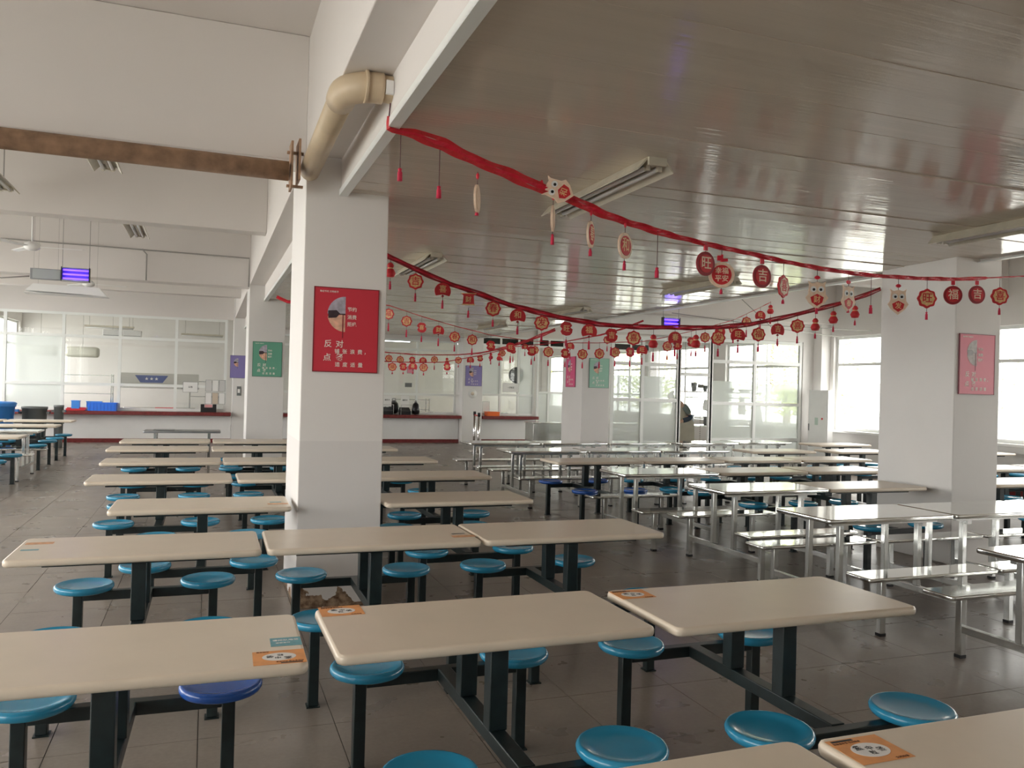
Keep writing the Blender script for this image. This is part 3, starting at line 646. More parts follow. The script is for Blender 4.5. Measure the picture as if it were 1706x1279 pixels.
r = empty('red_tray', (-1.0,YF+.28,CT+.06), label='long red tray inside the serving window', cat='tray'); part('tray_base', redplastic, r, lambda b: b.slab(.5,.2,0,.03,.03,.006)); part('tray_stand', white, r, lambda b: b.box(-.2,.2,-.08,.08,-.06,0))
r = empty('black_box', (.03,YF-.02,CT), label='black box holding pink paper at the right end of the left counter', cat='box')
part('case', black, r, lambda b: b.box(-.19,.19,-.1,.1,0,.12).box(-.19,-.10,-.1,.1,.12,.2).box(.10,.19,-.1,.1,.12,.2)); part('papers', mat('pink_paper',(.75,.35,.36),.7), r, lambda b: b.box(-.09,.09,-.08,.08,.121,.19))
def terminal(x, lab):
    r = empty('card_terminal', (x,YF,CT), label=lab, cat='card machine', group='card machines on the middle counter')
    part('body', black, r, lambda b: b.prism([(-.12,0),(.12,0),(.10,.20),(-.12,.10)], -.14, .14, 'yz')); part('stand_frame', chrome, r, lambda b: b.box(-.15,-.14,-.16,-.15,0,.28).box(.14,.15,-.16,-.15,0,.28).box(-.14,.14,-.16,-.15,.27,.28))
    part('paper_sign', paper, r, lambda b: b.box(-.12,.12,.02,.026,.22,.52)); lettering('请刷卡', .05, ink, r, (0,.018,.40))
terminal(4.68,'card machine with a white sign, nearer the red-poster pillar'); terminal(5.18,'card machine with a white sign, right one of the pair')
r = empty('black_bag', (4.93,YF+.30,CT), label='dark rounded bag between the two card machines', cat='bag'); part('bag_body', black, r, lambda b: b.lathe([(0,0),(.14,.02),(.17,.14),(.12,.3),(.05,.38),(0,.4)], n=14)); part('bag_handle', black, r, lambda b: b.tube([(-.05,0,.37),(-.04,0,.44),(.04,0,.44),(.05,0,.37)], .01, 6))
r = empty('black_bag', (5.50,YF+.05,CT), label='dark bag right of the card machines', cat='bag'); part('bag_body', black, r, lambda b: b.lathe([(0,0),(.1,.02),(.12,.14),(.08,.3),(0,.36)], n=14)); part('bag_handle', black, r, lambda b: b.tube([(-.03,0,.34),(0,0,.4),(.03,0,.34)], .01, 6))
def notice(x, z, w, hh, lab, m=paper, y=YF+.16, txt=None):
    r = empty('notice_sheet', (x,y,z), label=lab, cat='notice'); part('sheet', m, r, lambda b: b.box(-w/2,w/2,0,.003,-hh/2,hh/2)); part('edge_line', darksteel, r, lambda b: b.box(-w/2,w/2,-.001,0,-hh/2,-hh/2+.008).box(-w/2,w/2,-.001,0,hh/2-.008,hh/2).box(-w/2,-w/2+.008,-.001,0,-hh/2,hh/2).box(w/2-.008,w/2,-.001,0,-hh/2,hh/2))
    if txt: lettering(txt, min(w,hh)*.2, ink, r, (0,-.002,0))
pg = [paper, mat('grey_paper',(.62,.62,.61),.7), mat('beige_paper',(.62,.53,.42),.7)]
notice(-.42,1.42,.36,.27,'framed notice on the left glazing, nearest the white panel',pg[0],txt='公告')
for i in range(3):
    for j in range(2): notice(.02+i*.165-.0, 1.47-j*.33, .155, .30, 'paper sheet on the left glazing above the black box, %s row, %s' % (['upper','lower'][j], ['left','middle','right'][i]), pg[(2 if (i,j)==(1,1) else (1 if (i+j)%2==0 else 0))])
notice(8.38,1.62,.52,.26,'paper calendar with tables on the right counter glazing',paper,txt='一周菜谱'); notice(7.62,1.05,.22,.3,'white sheet inside the serving window by the orange tray')
notice(5.35,2.05,.2,.2,'small pink sticker on the middle glazing',mat('pink_sticker',(.75,.30,.38),.6)); notice(5.3,1.62,.2,.12,'small dark plate on the middle glazing',greyplastic)
r = empty('wall_fan', (8.62,YF+.34,2.0), label='round dark fan behind the right counter glass', cat='fan'); part('fan_rim', black, r, lambda b: b.lathe([(.20,-.05),(.24,-.04),(.24,.04),(.20,.05),(.20,-.05)], n=28, axis='y')); part('fan_grille', greyplastic, r, lambda b: b.lathe([(0,-.03),(.2,-.03),(.2,.03),(0,.03)], n=28, axis='y')); part('stem', greyplastic, r, lambda b: b.box(-.02,.02,.05,.12,-.3,.0))
r = empty('wall_sign', (7.1,YF-.152,1.42), label='small round paper mark below the violet poster', cat='sign'); part('sign_disc', pg[0], r, lambda b: b.lathe([(0,0),(.13,0),(.13,-.006),(0,-.006)], n=20, axis='y')); part('sign_dot', pg[2], r, lambda b: b.lathe([(0,-.006),(.05,-.006),(.05,-.01),(0,-.01)], n=14, axis='y'))
r = empty('light_switch', (.76,YF-.001,1.35), label='grey switch plate below the partly hidden violet poster', cat='switch'); part('plate', greyplastic, r, lambda b: b.box(-.05,.05,-.02,0,-.12,.12)); part('rocker', white, r, lambda b: b.box(-.03,.03,-.025,-.0205,-.05,.05))
# bins at the far left
def bin_(x, y, rad, hh, m, lab, lid=True):
    r = empty('waste_bin', (x,y,0), label=lab, cat='bin'); part('body', m, r, lambda b: b.lathe([(0,0),(rad*.82,0),(rad*.85,.02),(rad,hh-.05),(rad*1.05,hh-.05),(rad*1.05,hh),(rad*.96,hh),(rad*.8,.03),(0,.03)], n=28))
    if lid: part('lid', m, r, lambda b: b.lathe([(rad*1.07,hh-.01),(rad*1.09,hh+.02),(rad*1.0,hh+.05),(0,hh+.07)], n=28))
    for s in (-1,1): part('handle', m, r, lambda b: b.box(s*rad*1.1-.03,s*rad*1.1+.03,-.08,.08,hh-.16,hh-.11))
bin_(-4.33,20.4,.42,.98,bluebin,'large blue lidded bin at the far left'); bin_(-3.62,20.9,.25,.92,greyplastic,'dark grey bin right of the large blue bin',False); bin_(-3.14,20.9,.10,.96,greyplastic,'narrow grey bin against the left counter',False)
# queue posts
for i, (x, y) in enumerate(((6.3,19.6),(6.12,18.7))):
    r = empty('queue_post', (x,y,0), label='chrome queue post in the middle aisle, %s' % ['farther one','nearer one'][i], cat='post', group='chrome queue posts'); part('post_tube', chrome, r, lambda b: b.tube([(0,0,.03),(0,0,.92)], .03, 14)); part('base_disc', chrome, r, lambda b: b.lathe([(0,.035),(.12,.03),(.16,.012),(.16,0),(0,0)], n=24)); part('belt_head', black, r, lambda b: b.tube([(0,0,.92),(0,0,1.0)], .036, 14))
tag(MB().box(-.01,.01,-.42,.42,.9,.93).build('queue_belt', redplastic, loc=(6.21,19.15,0), rot=(0,0,-.19)), 'short belt linking the two chrome queue posts', 'belt')
# steel furniture before the right kitchen glazing
r = empty('steel_cabinet', (8.6,20.6,0), label='stainless steel cabinet left of the far pillar', cat='cabinet'); part('body', steel, r, lambda b: b.box(-.42,.42,-.3,.3,.08,.68,bev=.006)); part('door', steel, r, lambda b: b.box(-.40,-.01,-.312,-.301,.1,.62)); part('door', steel, r, lambda b: b.box(.01,.40,-.312,-.301,.1,.62)); part('top', steeltop, r, lambda b: b.slab(.9,.64,.68,.71,.02,.006))
r = empty('steel_counter', (9.35,19.4,0), label='low stainless steel counter with two tiers beside the far pillar', cat='counter'); part('upper_shelf', steeltop, r, lambda b: b.box(-.5,.5,-.25,.25,.66,.70)); part('lower_shelf', steeltop, r, lambda b: b.box(-.5,.5,-.27,.27,.38,.42)); part('panel', steel, r, lambda b: b.box(-.48,.48,.2,.22,.42,.66)); part('end_panel', steel, r, lambda b: b.box(.5,.56,-.27,.27,0,.78)); part('end_panel', steel, r, lambda b: b.box(-.56,-.5,-.27,.27,0,.72))
r = empty('locker', (12.66,14.42,0), -PI/2, label='tall white metal cabinet beside the right windows', cat='cabinet')
part('body', white, r, lambda b: b.box(-.3,.3,-.17,-.03,.03,1.74,bev=.005)); part('door', white, r, lambda b: b.box(-.28,.28,-.182,-.171,.06,1.71)); part('handle', darksteel, r, lambda b: b.box(-.27,-.25,-.2,-.1825,.85,1.0)); part('sticker', redplastic, r, lambda b: b.box(.12,.17,-.184,-.1825,1.10,1.14), label='small red sticker'); part('sticker', mat('green_label',(.5,.62,.55),.5), r, lambda b: b.box(-.08,.02,-.184,-.1825,.98,1.14), label='pale green label'); part('plinth', darksteel, r, lambda b: b.box(-.28,.28,-.15,-.05,0,.03))
# outdoor air conditioner behind the right window
r = empty('air_conditioner', (13.62,10.35,.86), label='white outdoor air conditioner behind the rightmost window', cat='air conditioner'); part('case', white, r, lambda b: b.box(-.16,.16,-.4,.4,0,.52,bev=.01))
for k in range(9):
    for s in (0,1): part('vent_slot', greyplastic, r, lambda b: b.box(-.164,-.1605,-.30+s*.11,-.22+s*.11,.05+k*.048,.075+k*.048))
part('bracket', darksteel, r, lambda b: b.box(-.2,.2,-.3,-.27,-.04,0).box(-.2,.2,.27,.3,-.04,0)); 
tag(MB().box(13.25,13.9,8,13,-.25,.81).build('outer_ledge', ground, kind='structure'))
# kitchen interior (left): hood, wall units, racks
MB().box(XL, XR, 25.9, 26.0, 0, ZC).build('wall_kitchen_back', plaster, kind='structure') if 0 else None
r = empty('range_hood', (-1.25,25.0,1.34), label='steel range hood with a blue emblem behind the left glazing', cat='range hood')
part('hood', mat('hood_steel',(.55,.54,.50),.35,metal=.4), r, lambda b: b.prism([(-.5,0),(.5,0),(.5,.35),(.15,.42),(-.5,.42)], -1.0, 1.0, 'yz')); part('lip', steel, r, lambda b: b.box(-1.02,1.02,-.53,-.5,.0,.05)); part('emblem', mat('emblem_blue',(.05,.09,.30),.5), r, lambda b: b.prism([(-.62,.36),(.22,.36),(.08,.16),(-.48,.16)], -.512, -.501))
lettering('★ ★ ★', .1, white, r, (-.2,-.514,.26))
for i, x in enumerate((-2.46,-1.97)):
    r = empty('air_conditioner', (x,24.6,2.73), label='white wall air conditioner inside the left kitchen, %s one' % ['left','right'][i], cat='air conditioner', group='kitchen air conditioners'); part('case', white, r, lambda b: b.box(-.235,.235,-.1,.1,0,.18,bev=.02)); part('louvre', greyplastic, r, lambda b: b.box(-.21,.21,-.104,-.1,.02,.03)); part('bracket', cable, r, lambda b: b.tube([(0,.05,.175),(0,.05,ZC-2.73)], .004, 6))
for i, x in enumerate((-4.4,-3.35)):
    r = empty('steam_duct', (x,26.0,2.17), label='pale rounded duct inside the left kitchen, %s one' % ['left','right'][i], cat='duct', group='kitchen ducts'); part('duct_body', mat('pale_duct',(.72,.72,.62),.4), r, lambda b: b.box(-.42,.42,-.2,.2,0,.29,bev=.08,seg=4)); part('bracket', cable, r, lambda b: b.tube([(0,0,.285),(0,0,ZC-2.17)],.005,6))
def rack(x, y, w, hh, lab):
    r = empty('steel_rack', (x,y,0), label=lab, cat='rack')
    for sx in (-1,1):
        for sy in (-1,1): part('upright', steel, r, lambda b: b.box(sx*w/2-.015,sx*w/2+.015,sy*.22-.015,sy*.22+.015,0,hh))
    for k in range(4): part('shelf', steel, r, lambda b: b.box(-w/2+.016,w/2-.016,-.2,.2,.2+k*(hh-.25)/3,.22+k*(hh-.25)/3))
rack(-3.0,24.3,1.2,1.7,'steel rack behind the left glazing near the blue basket'); rack(.0,26.4,1.0,1.6,'steel rack behind the serving window'); rack(3.0,25,1.2,1.6,'steel rack in the middle kitchen'); rack(5.9,25.5,1.4,1.2,'low steel rack behind the middle serving window')
for i, (x, y, w) in enumerate(((-1.2,24.3,1.8),(5.6,24.2,1.6),(8.3,24.6,1.2),(9.6,17.6,1.4),(11.4,17.0,2.0))):
    r = empty('prep_table', (x,y,0), label=['stainless prep table under the range hood','stainless prep table behind the middle serving window','stainless prep table behind the right counter','stainless prep table in the washing room, left part','stainless prep table in the washing room, right part'][i], cat='table')
    part('top', steeltop, r, lambda b: b.slab(w,.6,.80,.84,.02,.006)); part('shelf', steel, r, lambda b: b.box(-w/2+.04,w/2-.04,-.26,.26,.25,.27))
    for sx in (-1,1):
        for sy in (-1,1): part('leg', steel, r, lambda b: b.box(sx*(w/2-.05)-.018,sx*(w/2-.05)+.018,sy*.25-.018,sy*.25+.018,0,.80))
# things blurred behind the frosted washing room glass
for i, (x, y, z, w, d, hh, m) in enumerate(((10.55,17.0,.84,.22,.2,.3,greyplastic),(10.95,17.1,.84,.2,.2,.24,darksteel),(11.5,17,.84,.3,.25,.2,greyplastic),(12.1,17.05,.84,.35,.25,.14,white))):
    r = empty('food_container', (x,y,z), label='%s container on the washing room table, %s' % (['dark grey','dull steel','broad grey','low white'][i], 'blurred behind the frosted glass'), cat='container'); part('pot_body', m, r, lambda b: b.slab(w,d,0,hh-.03,.05,.01)); part('pot_lid', m, r, lambda b: b.slab(w+.02,d+.02,hh-.029,hh,.05,.008))
sh = empty('wall_shelf', (11.3,16.3,1.62), label='wall shelf in the washing room behind the frosted glass', cat='shelf'); part('board', white, sh, lambda b: b.box(-1.05,1.05,-.12,.12,0,.03)); part('rail', darksteel, sh, lambda b: b.box(-1.05,1.05,-.13,-.12,-.12,-.1)); part('hanger', cable, sh, lambda b: b.tube([(-1,0,.03),(-1,0,ZC-1.62)],.012,6)); part('hanger', cable, sh, lambda b: b.tube([(1,0,.03),(1,0,ZC-1.62)],.012,6))
for i, (x, w, hh) in enumerate(((10.55,.16,.2),(10.85,.12,.14),(11.15,.16,.16),(11.5,.30,.08),(11.95,.34,.07))):
    r = empty('bowl', (x,16.3,1.651), label='kitchenware on the washing room shelf, %s from the doorway' % ['first','second','third','fourth','fifth'][i], cat='kitchenware'); part('bowl_body', greyplastic if i%2 else darksteel, r, lambda b: b.lathe([(0,0),(w*.3,0),(w*.5,hh),(w*.46,hh),(w*.27,.01),(0,.01)], n=18))
for i, (x, z, w, hh) in enumerate(((10.75,1.20,.13,.26),(11.75,1.12,.2,.42),(12.2,.82,.24,.62))):
    r = empty('hanging_cloth', (x,16.12,z), label='cloth hanging below the washing room shelf, %s from the doorway' % ['first','second','third'][i], cat='cloth'); part('cloth_body', [white,greyplastic,mat('green_cloth',(.18,.26,.22),.8)][i], r, lambda b: b.prism([(-w*.2,hh),(w*.2,hh),(w*.5,hh*.3),(w*.4,0),(-w*.4,.02),(-w*.5,hh*.35)], -.02, .02)); part('hook', cable, r, lambda b: b.tube([(0,0,hh),(0,0,1.50-z)], .005, 5))
# chain curtain by the doorway edge
r = empty('bead_chain', (9.98,15.15,.3), label='dark chain hanging at the right edge of the washing room doorway', cat='chain')
ch = MB()
for k in range(36): ch.lathe([(0,-.012),(.014,0),(0,.012)], (0.0,0,k*.04), 8)
ch.build('beads', barkm, r, kind='stuff'); part('hook', cable, r, lambda b: b.box(-.07,.05,-.03,.03,1.42,1.5))
# ------------------------------------------------------------------ person behind the doorway
def skin_chain(pts, name, m, parent, sub=2):
    me = bpy.data.meshes.new(name); vs = [p[0] for p in pts]; me.from_pydata(vs, [(p[2], i) for i, p in enumerate(pts) if p[2] is not None], [])
    o = bpy.data.objects.new(name, me); COL.objects.link(o); md = o.modifiers.new('skin', 'SKIN'); md.use_smooth_shade = True
    for i, p in enumerate(pts):
        rr = p[1] if isinstance(p[1], tuple) else (p[1],)*2; me.skin_vertices[0].data[i].radius = rr; me.skin_vertices[0].data[i].use_root = (i == 0)
    s = o.modifiers.new('sub', 'SUBSURF'); s.levels = sub; s.render_levels = sub
    me.materials.append(m); bpy.context.view_layer.update(); ev = bpy.data.meshes.new_from_object(o.evaluated_get(bpy.context.evaluated_depsgraph_get()))
    bpy.data.objects.remove(o); ev.name = name; q = link(name, ev, parent); return q
pr = empty('person', (9.93,15.75,0), 0, label='person in a patterned grey jacket and beige apron, leaning left in the washing room doorway', cat='person')
skinm = mat('skin', (.62,.40,.30), .5); jacket = mat('patterned_jacket', (.21,.20,.18), .8, var=(38,.75)); sleeve = mat('grey_green_sleeve', (.20,.24,.23), .8, var=(9,.15)); cuff = mat('navy_cuff', (.03,.05,.08), .7); apron = mat('beige_apron', (.50,.46,.38), .8, var=(6,.1)); trous = mat('grey_trousers', (.16,.16,.16), .8)
hairm = mat('black_hair', (.015,.012,.01), .6)
skin_chain([((.02,0,.93),(.15,.13),None),((-.03,0,1.12),(.13,.11),0),((-.12,0,1.33),(.15,.12),1),((-.22,0,1.42),(.06,.06),2),((-.29,0,1.48),(.055,.055),3),((-.33,0,1.52),(.09,.085),4),((-.37,0,1.57),(.075,.075),5),
  ((.03,-.09,.86),(.09,.09),0),((.02,-.10,.5),(.06,.06),7),((.05,-.10,.1),(.045,.045),8),((-.08,-.10,.05),(.04,.035),9),
  ((.03,.09,.86),(.09,.09),0),((.0,.10,.5),(.06,.06),11),((.03,.10,.1),(.045,.045),12),((-.10,.10,.05),(.04,.035),13),
  ((-.12,-.17,1.34),(.06,.06),2),((.06,-.2,1.10),(.05,.05),15),((-.16,-.2,.98),(.04,.04),16),((-.26,-.18,.97),(.028,.018),17),
  ((-.12,.17,1.34),(.06,.06),2),((.0,.2,1.10),(.05,.05),19),((-.2,.17,.98),(.04,.04),20),((-.3,.15,.97),(.028,.018),21)], 'body', skinm, pr)
skin_chain([((.02,0,.88),(.17,.15),None),((-.03,0,1.12),(.15,.13),0),((-.12,0,1.33),(.17,.14),1),((-.19,0,1.42),(.085,.085),2)], 'jacket', jacket, pr)
for s in (-1,1):
    q = skin_chain([((-.12,s*.15,1.35),(.085,.085),None),((-.03,s*.19,1.24),(.078,.078),0),((.04,s*.21,1.13),(.07,.07),1)], 'sleeve', sleeve, pr)
    skin_chain([((.035,s*.21,1.14),(.075,.075),None),((.06,s*.21,1.07),(.073,.073),0),((-.02,s*.21,1.03),(.065,.065),1),((-.15,s*.2,.985),(.05,.05),2)], 'cuff', cuff, pr)
    for k in range(4): skin_chain([((-.27,s*(.165+.016*k),.975),(.009,.009),None),((-.31,s*(.165+.016*k),.968),(.008,.008),0),((-.335+.006*abs(k-1.5),s*(.165+.016*k),.945),(.007,.007),1)], 'finger', skinm, pr, 1)
    skin_chain([((-.23,s*.155,.98),(.011,.011),None),((-.27,s*.135,.965),(.009,.009),0)], 'thumb', skinm, pr, 1)
part('apron', apron, pr, lambda b: b.prism([(-.21,1.15),(-.16,1.3),(.10,1.02),(.17,.95),(.19,.42),(-.20,.42),(-.22,.95)], -.185, .185, 'xz'))
skin_chain([((.03,-.09,.80),(.11,.10),None),((.02,-.10,.5),(.08,.08),0),((.05,-.10,.12),(.065,.065),1)], 'trouser_leg', trous, pr); skin_chain([((.03,.09,.80),(.11,.10),None),((.0,.10,.5),(.08,.08),0),((.03,.10,.12),(.065,.065),1)], 'trouser_leg', trous, pr)
for s, dx in ((-1,0),(1,-.02)): part('shoe', black, pr, lambda b: b.slab(.26,.09,0,.08,.04,.02,-.02+dx,s*.10))
skin_chain([((-.30,0,1.56),(.085,.09),None),((-.34,0,1.61),(.08,.085),0)], 'hair', hairm, pr)
for s in (-1,1): part('eye', hairm, pr, lambda b: b.lathe([(0,-.01),(.01,0),(0,.01)], (-.43,s*.032,1.54), 8))
part('nose', skinm, pr, lambda b: b.lathe([(0,-.02),(.014,-.01),(.009,.015),(0,.02)], (-.44,0,1.515), 8)); part('mouth', redplastic, pr, lambda b: b.box(-.428,-.42,-.022,.022,1.478,1.486))
for s in (-1,1): part('ear', skinm, pr, lambda b: b.lathe([(0,-.03),(.016,0),(0,.03)], (-.33,s*.088,1.53), 8))
# ------------------------------------------------------------------ garlands
GAR = {"G1":[[[0.856,4.27,3.03],[0.86,4.275,2.965],[1.002,4.308,2.965],[1.18,4.346,2.942],[1.406,4.393,2.882],[1.602,4.435,2.847],[1.808,4.479,2.806],[2.069,4.534,2.76],[2.252,4.573,2.719],[2.49,4.623,2.684],[2.741,4.676,2.658],[3.114,4.755,2.632],[3.516,4.841,2.616],[3.888,4.919,2.597],[4.286,5.004,2.585],[4.714,5.094,2.587],[5.095,5.175,2.6],[5.673,5.298,2.636],[6.212,5.412,2.682],[7.286,5.639,2.813],[7.667,5.72,2.879]],[["t",0.927,4.292,2.956,0,2.713],["t",1.156,4.341,2.902,0,2.655],["e",1.392,4.391,2.816,0,2.595],["e",1.903,4.499,2.775,0,2.491],["o",2.183,4.558,2.724,25,2.454],["o",2.451,4.615,2.686,50,2.393],["t",2.72,4.672,2.652,0,2.369],["d",3.147,4.762,2.636,60,0],["c",3.3,4.795,2.625,90,2.314],["d",3.699,4.879,2.603,65,0],["v",3.926,4.928,2.592,45,2.297],["l",4.3,5.007,2.587,90,2.25],["l",4.67,5.085,2.587,60,2.286],["t",4.955,5.146,2.596,0,2.297],["l",5.312,5.221,2.616,90,0],["m",5.716,5.307,2.64,90,2.302],["d",6.101,5.388,2.671,90,0],["d",6.48,5.469,2.707,80,0],["m",6.861,5.549,2.755,90,2.425]]],"G2":[[[1.035,7.388,2.957],[1.302,7.369,2.858],[1.52,7.353,2.776],[1.797,7.333,2.663],[2.079,7.313,2.565],[2.367,7.292,2.487],[2.661,7.271,2.401],[2.96,7.249,2.343],[3.266,7.227,2.294],[3.579,7.205,2.262],[3.897,7.182,2.253],[4.222,7.158,2.262],[4.555,7.134,2.272],[4.895,7.11,2.293],[5.242,7.085,2.34],[5.597,7.059,2.42],[5.959,7.033,2.514],[6.33,7.006,2.616],[6.633,6.984,2.717],[6.841,6.969,2.801]],[["g",1.525,7.353,2.766,2.662,2.494],["m",1.757,7.336,2.677,2.568,2.397],["f",2.011,7.318,2.589,2.5,2.345],["n",2.257,7.3,2.514,2.43,2.274],["m",2.495,7.283,2.443,2.359,2.201],["f",2.738,7.265,2.383,2.297,2.138],["m",2.979,7.248,2.338,2.246,2.085],["x",3.229,7.23,2.298,2.2,2.049],["f",3.465,7.213,2.275,2.187,2.023],["x",3.699,7.196,2.256,2.156,1.973],["m",3.936,7.179,2.249,2.142,1.982],["g",4.15,7.163,2.259,2.122,1.93],["f",4.388,7.146,2.264,2.155,1.987],["g",4.622,7.129,2.275,2.141,1.995],["m",4.874,7.111,2.292,2.182,2.004],["f",5.102,7.095,2.321,2.216,2.049],["m",5.34,7.077,2.363,2.239,2.071],["f",5.568,7.061,2.412,2.293,2.136],["m",5.806,7.044,2.474,2.348,2.177],["g",6.025,7.028,2.53,2.377,2.237],["g",6.248,7.012,2.593,2.464,2.317],["g",6.519,6.992,2.678,2.536,2.4]]],"G3":[[[0.792,10.815,2.7],[0.932,10.788,2.638],[1.519,10.676,2.687],[1.818,10.619,2.677],[2.196,10.547,2.646],[2.605,10.469,2.522],[3.033,10.387,2.413],[3.507,10.296,2.312],[4.051,10.192,2.251],[4.505,10.105,2.243],[4.973,10.016,2.26],[5.565,9.903,2.297],[5.919,9.835,2.376],[6.456,9.733,2.521],[6.862,9.655,2.646],[7.253,9.58,2.839],[7.402,9.552,2.921]],[["m",2.181,10.549,2.653,2.536,2.326],["m",2.411,10.505,2.585,2.452,2.256],["x",2.605,10.469,2.522,2.373,2.2],["f",2.822,10.427,2.468,2.342,2.153],["m",3.033,10.387,2.413,2.271,2.089],["m",3.262,10.343,2.366,2.239,2.049],["x",3.507,10.296,2.312,2.168,1.977],["x",3.77,10.246,2.281,2.153,1.961],["x",4.051,10.192,2.251,2.115,1.946],["m",4.277,10.149,2.251,2.114,1.937],["x",4.505,10.105,2.243,2.098,1.928],["m",4.742,10.06,2.252,2.097,1.919],["m",4.973,10.016,2.26,2.113,1.926],["m",5.189,9.975,2.268,2.137,1.957],["x",5.397,9.935,2.283,2.144,1.963],["f",5.565,9.903,2.297,2.174,1.993],["m",5.919,9.835,2.376,2.244,2.07],["x",6.063,9.808,2.415,2.265,2.083],["x",6.259,9.77,2.463,2.314,2.131],["m",6.456,9.733,2.521,2.388,2.196],["f",6.671,9.692,2.588,2.479,2.295],["m",6.862,9.655,2.646,2.52,2.335],["m",7.053,9.619,2.729,2.628,2.426],["f",7.253,9.58,2.839,2.721,2.518],["g",7.402,9.552,2.921,2.82,2.625]]],"G4":[[[2.198,15.298,2.374],[2.661,15.402,2.286],[3.199,15.523,2.232],[3.885,15.678,2.217],[4.671,15.854,2.252],[5.219,15.977,2.313],[5.929,16.137,2.485],[6.371,16.236,2.635],[7.056,16.39,2.908]],[["m",3.236,15.532,2.234,2.119,1.992],["m",3.47,15.584,2.221,2.105,1.978],["x",3.72,15.64,2.221,2.104,1.987],["f",3.949,15.692,2.219,2.102,1.972],["m",4.195,15.747,2.23,2.135,1.945],["g",4.471,15.809,2.243,2.123,1.967],["m",4.725,15.866,2.254,2.145,2.012],["f",4.998,15.928,2.279,2.156,2.01],["x",5.219,15.977,2.313,2.203,2.043],["g",5.471,16.034,2.362,2.263,2.102],["m",5.742,16.095,2.438,2.337,2.187],["x",6.002,16.153,2.501,2.4,2.173],["f",6.297,16.219,2.605,2.491,2.312]]],"G5":[[[2.362,13.644,2.01],[2.794,13.54,2.003],[3.328,13.413,2.0],[3.718,13.32,2.022],[4.306,13.179,2.151],[4.899,13.038,2.323],[5.603,12.87,2.408],[6.313,12.7,2.566],[6.723,12.602,2.695],[7.051,12.524,2.842]],[["m",2.881,13.52,2.006,1.916,1.806],["x",3.056,13.478,2.001,1.921,1.811],["f",3.211,13.441,2.006,1.926,1.815],["m",3.386,13.399,2.001,1.921,1.8],["x",3.767,13.308,2.033,1.942,1.831],["g",4.622,13.104,2.243,2.141,1.998],["m",5.21,12.963,2.364,2.272,2.098],["f",5.805,12.821,2.446,2.353,2.157],["m",6.436,12.671,2.602,2.488,2.301]]]}
def ribbon(name, pts, wfun, m, lab):
    """folded paper chain: several crinkled paper bands side by side following the sag"""
    P = [Vector(p) for p in pts]; L = [0]
    for a, b in zip(P, P[1:]): L.append(L[-1]+(b-a).length)
    def at(s):
        s = max(0, min(L[-1], s)); i = max(k for k in range(len(L)) if L[k] <= s+1e-9); i = min(i, len(P)-2); return P[i].lerp(P[i+1], (s-L[i])/max(1e-6, L[i+1]-L[i]))
    r = empty(name, tuple(P[0]), label=lab, cat='garland'); n = int(L[-1]/.03)
    for q in range(3):
        mb = MB(); prev = None
        for k in range(n+1):
            s = L[-1]*k/n; c = at(s)-P[0]; w = wfun(k/n)
            t = (at(s+.05)-at(s-.05)).normalized(); side = t.cross(Vector((0,0,1))).normalized(); up = side.cross(t)
            off = (q-1)*w*.29+math.sin(k*.35+q*2)*w*.06; hw = w*.165; d = (.004+.006*math.sin(k*.9+q))
            a = c+up*(off+hw)+side*d; b = c+up*(off-hw)-side*d; th = side*.0015
            cur = [mb.b.verts.new(v) for v in (a-th, b-th, b+th, a+th)]
            if prev:
                for i in range(4): mb.b.faces.new((prev[i], prev[(i+1)%4], cur[(i+1)%4], cur[i]))
            else: mb.b.faces.new(cur[::-1])
            prev = cur
        mb.b.faces.new(prev); mb.build('paper_band', m if q != 1 else redbright, r)
    return r
redbright = mat('bright_red_paper', (.70,.02,.05), .45, var=(15,.1))
def tasselpart(r, z0, z1, w=.02):
    """knot at z0 and fringe down to z1 (local, negative)"""
    l = z0-z1; part('tassel', tassel, r, lambda b: b.lathe([(0,z0),(w*.25,z0-.003),(w*.45,z0-l*.12),(w*.3,z0-l*.25),(w*.5,z0-l*.35),(w*.55,z1),(0,z1)], n=9))
def tube_(r, z0, z1, name='cord'): part(name, thread, r, lambda b: b.tube([(0,0,z0+(.012 if z0 == 0 else 0)),(0,0,z1)], .0022, 5))
def medal(r, z, R, rim, face, glyph, gm, n=24, th=.006, wave=0):
    poly = [((R+wave*math.cos(8*2*PI*k/n))*math.cos(2*PI*k/n), z+(R+wave*math.cos(8*2*PI*k/n))*math.sin(2*PI*k/n)) for k in range(n)]
    m_ = part('medallion', rim, r, lambda b: b.prism(poly, -th, th))
    for s in (-1,1): MB().prism([(x*.76, z+(y-z)*.76) for x, y in poly], *sorted((s*th, s*(th+.003)))).build('inner_disc', face, m_)
    if glyph:
        lettering(glyph, R*1.15, gm, r, (0,-th-.0035,z)); lettering(glyph, R*1.15, gm, r, (0,th+.0035,z), (PI/2,0,PI))
    return m_
GLY = ['福','吉','喜','财','春','和','发','旺']
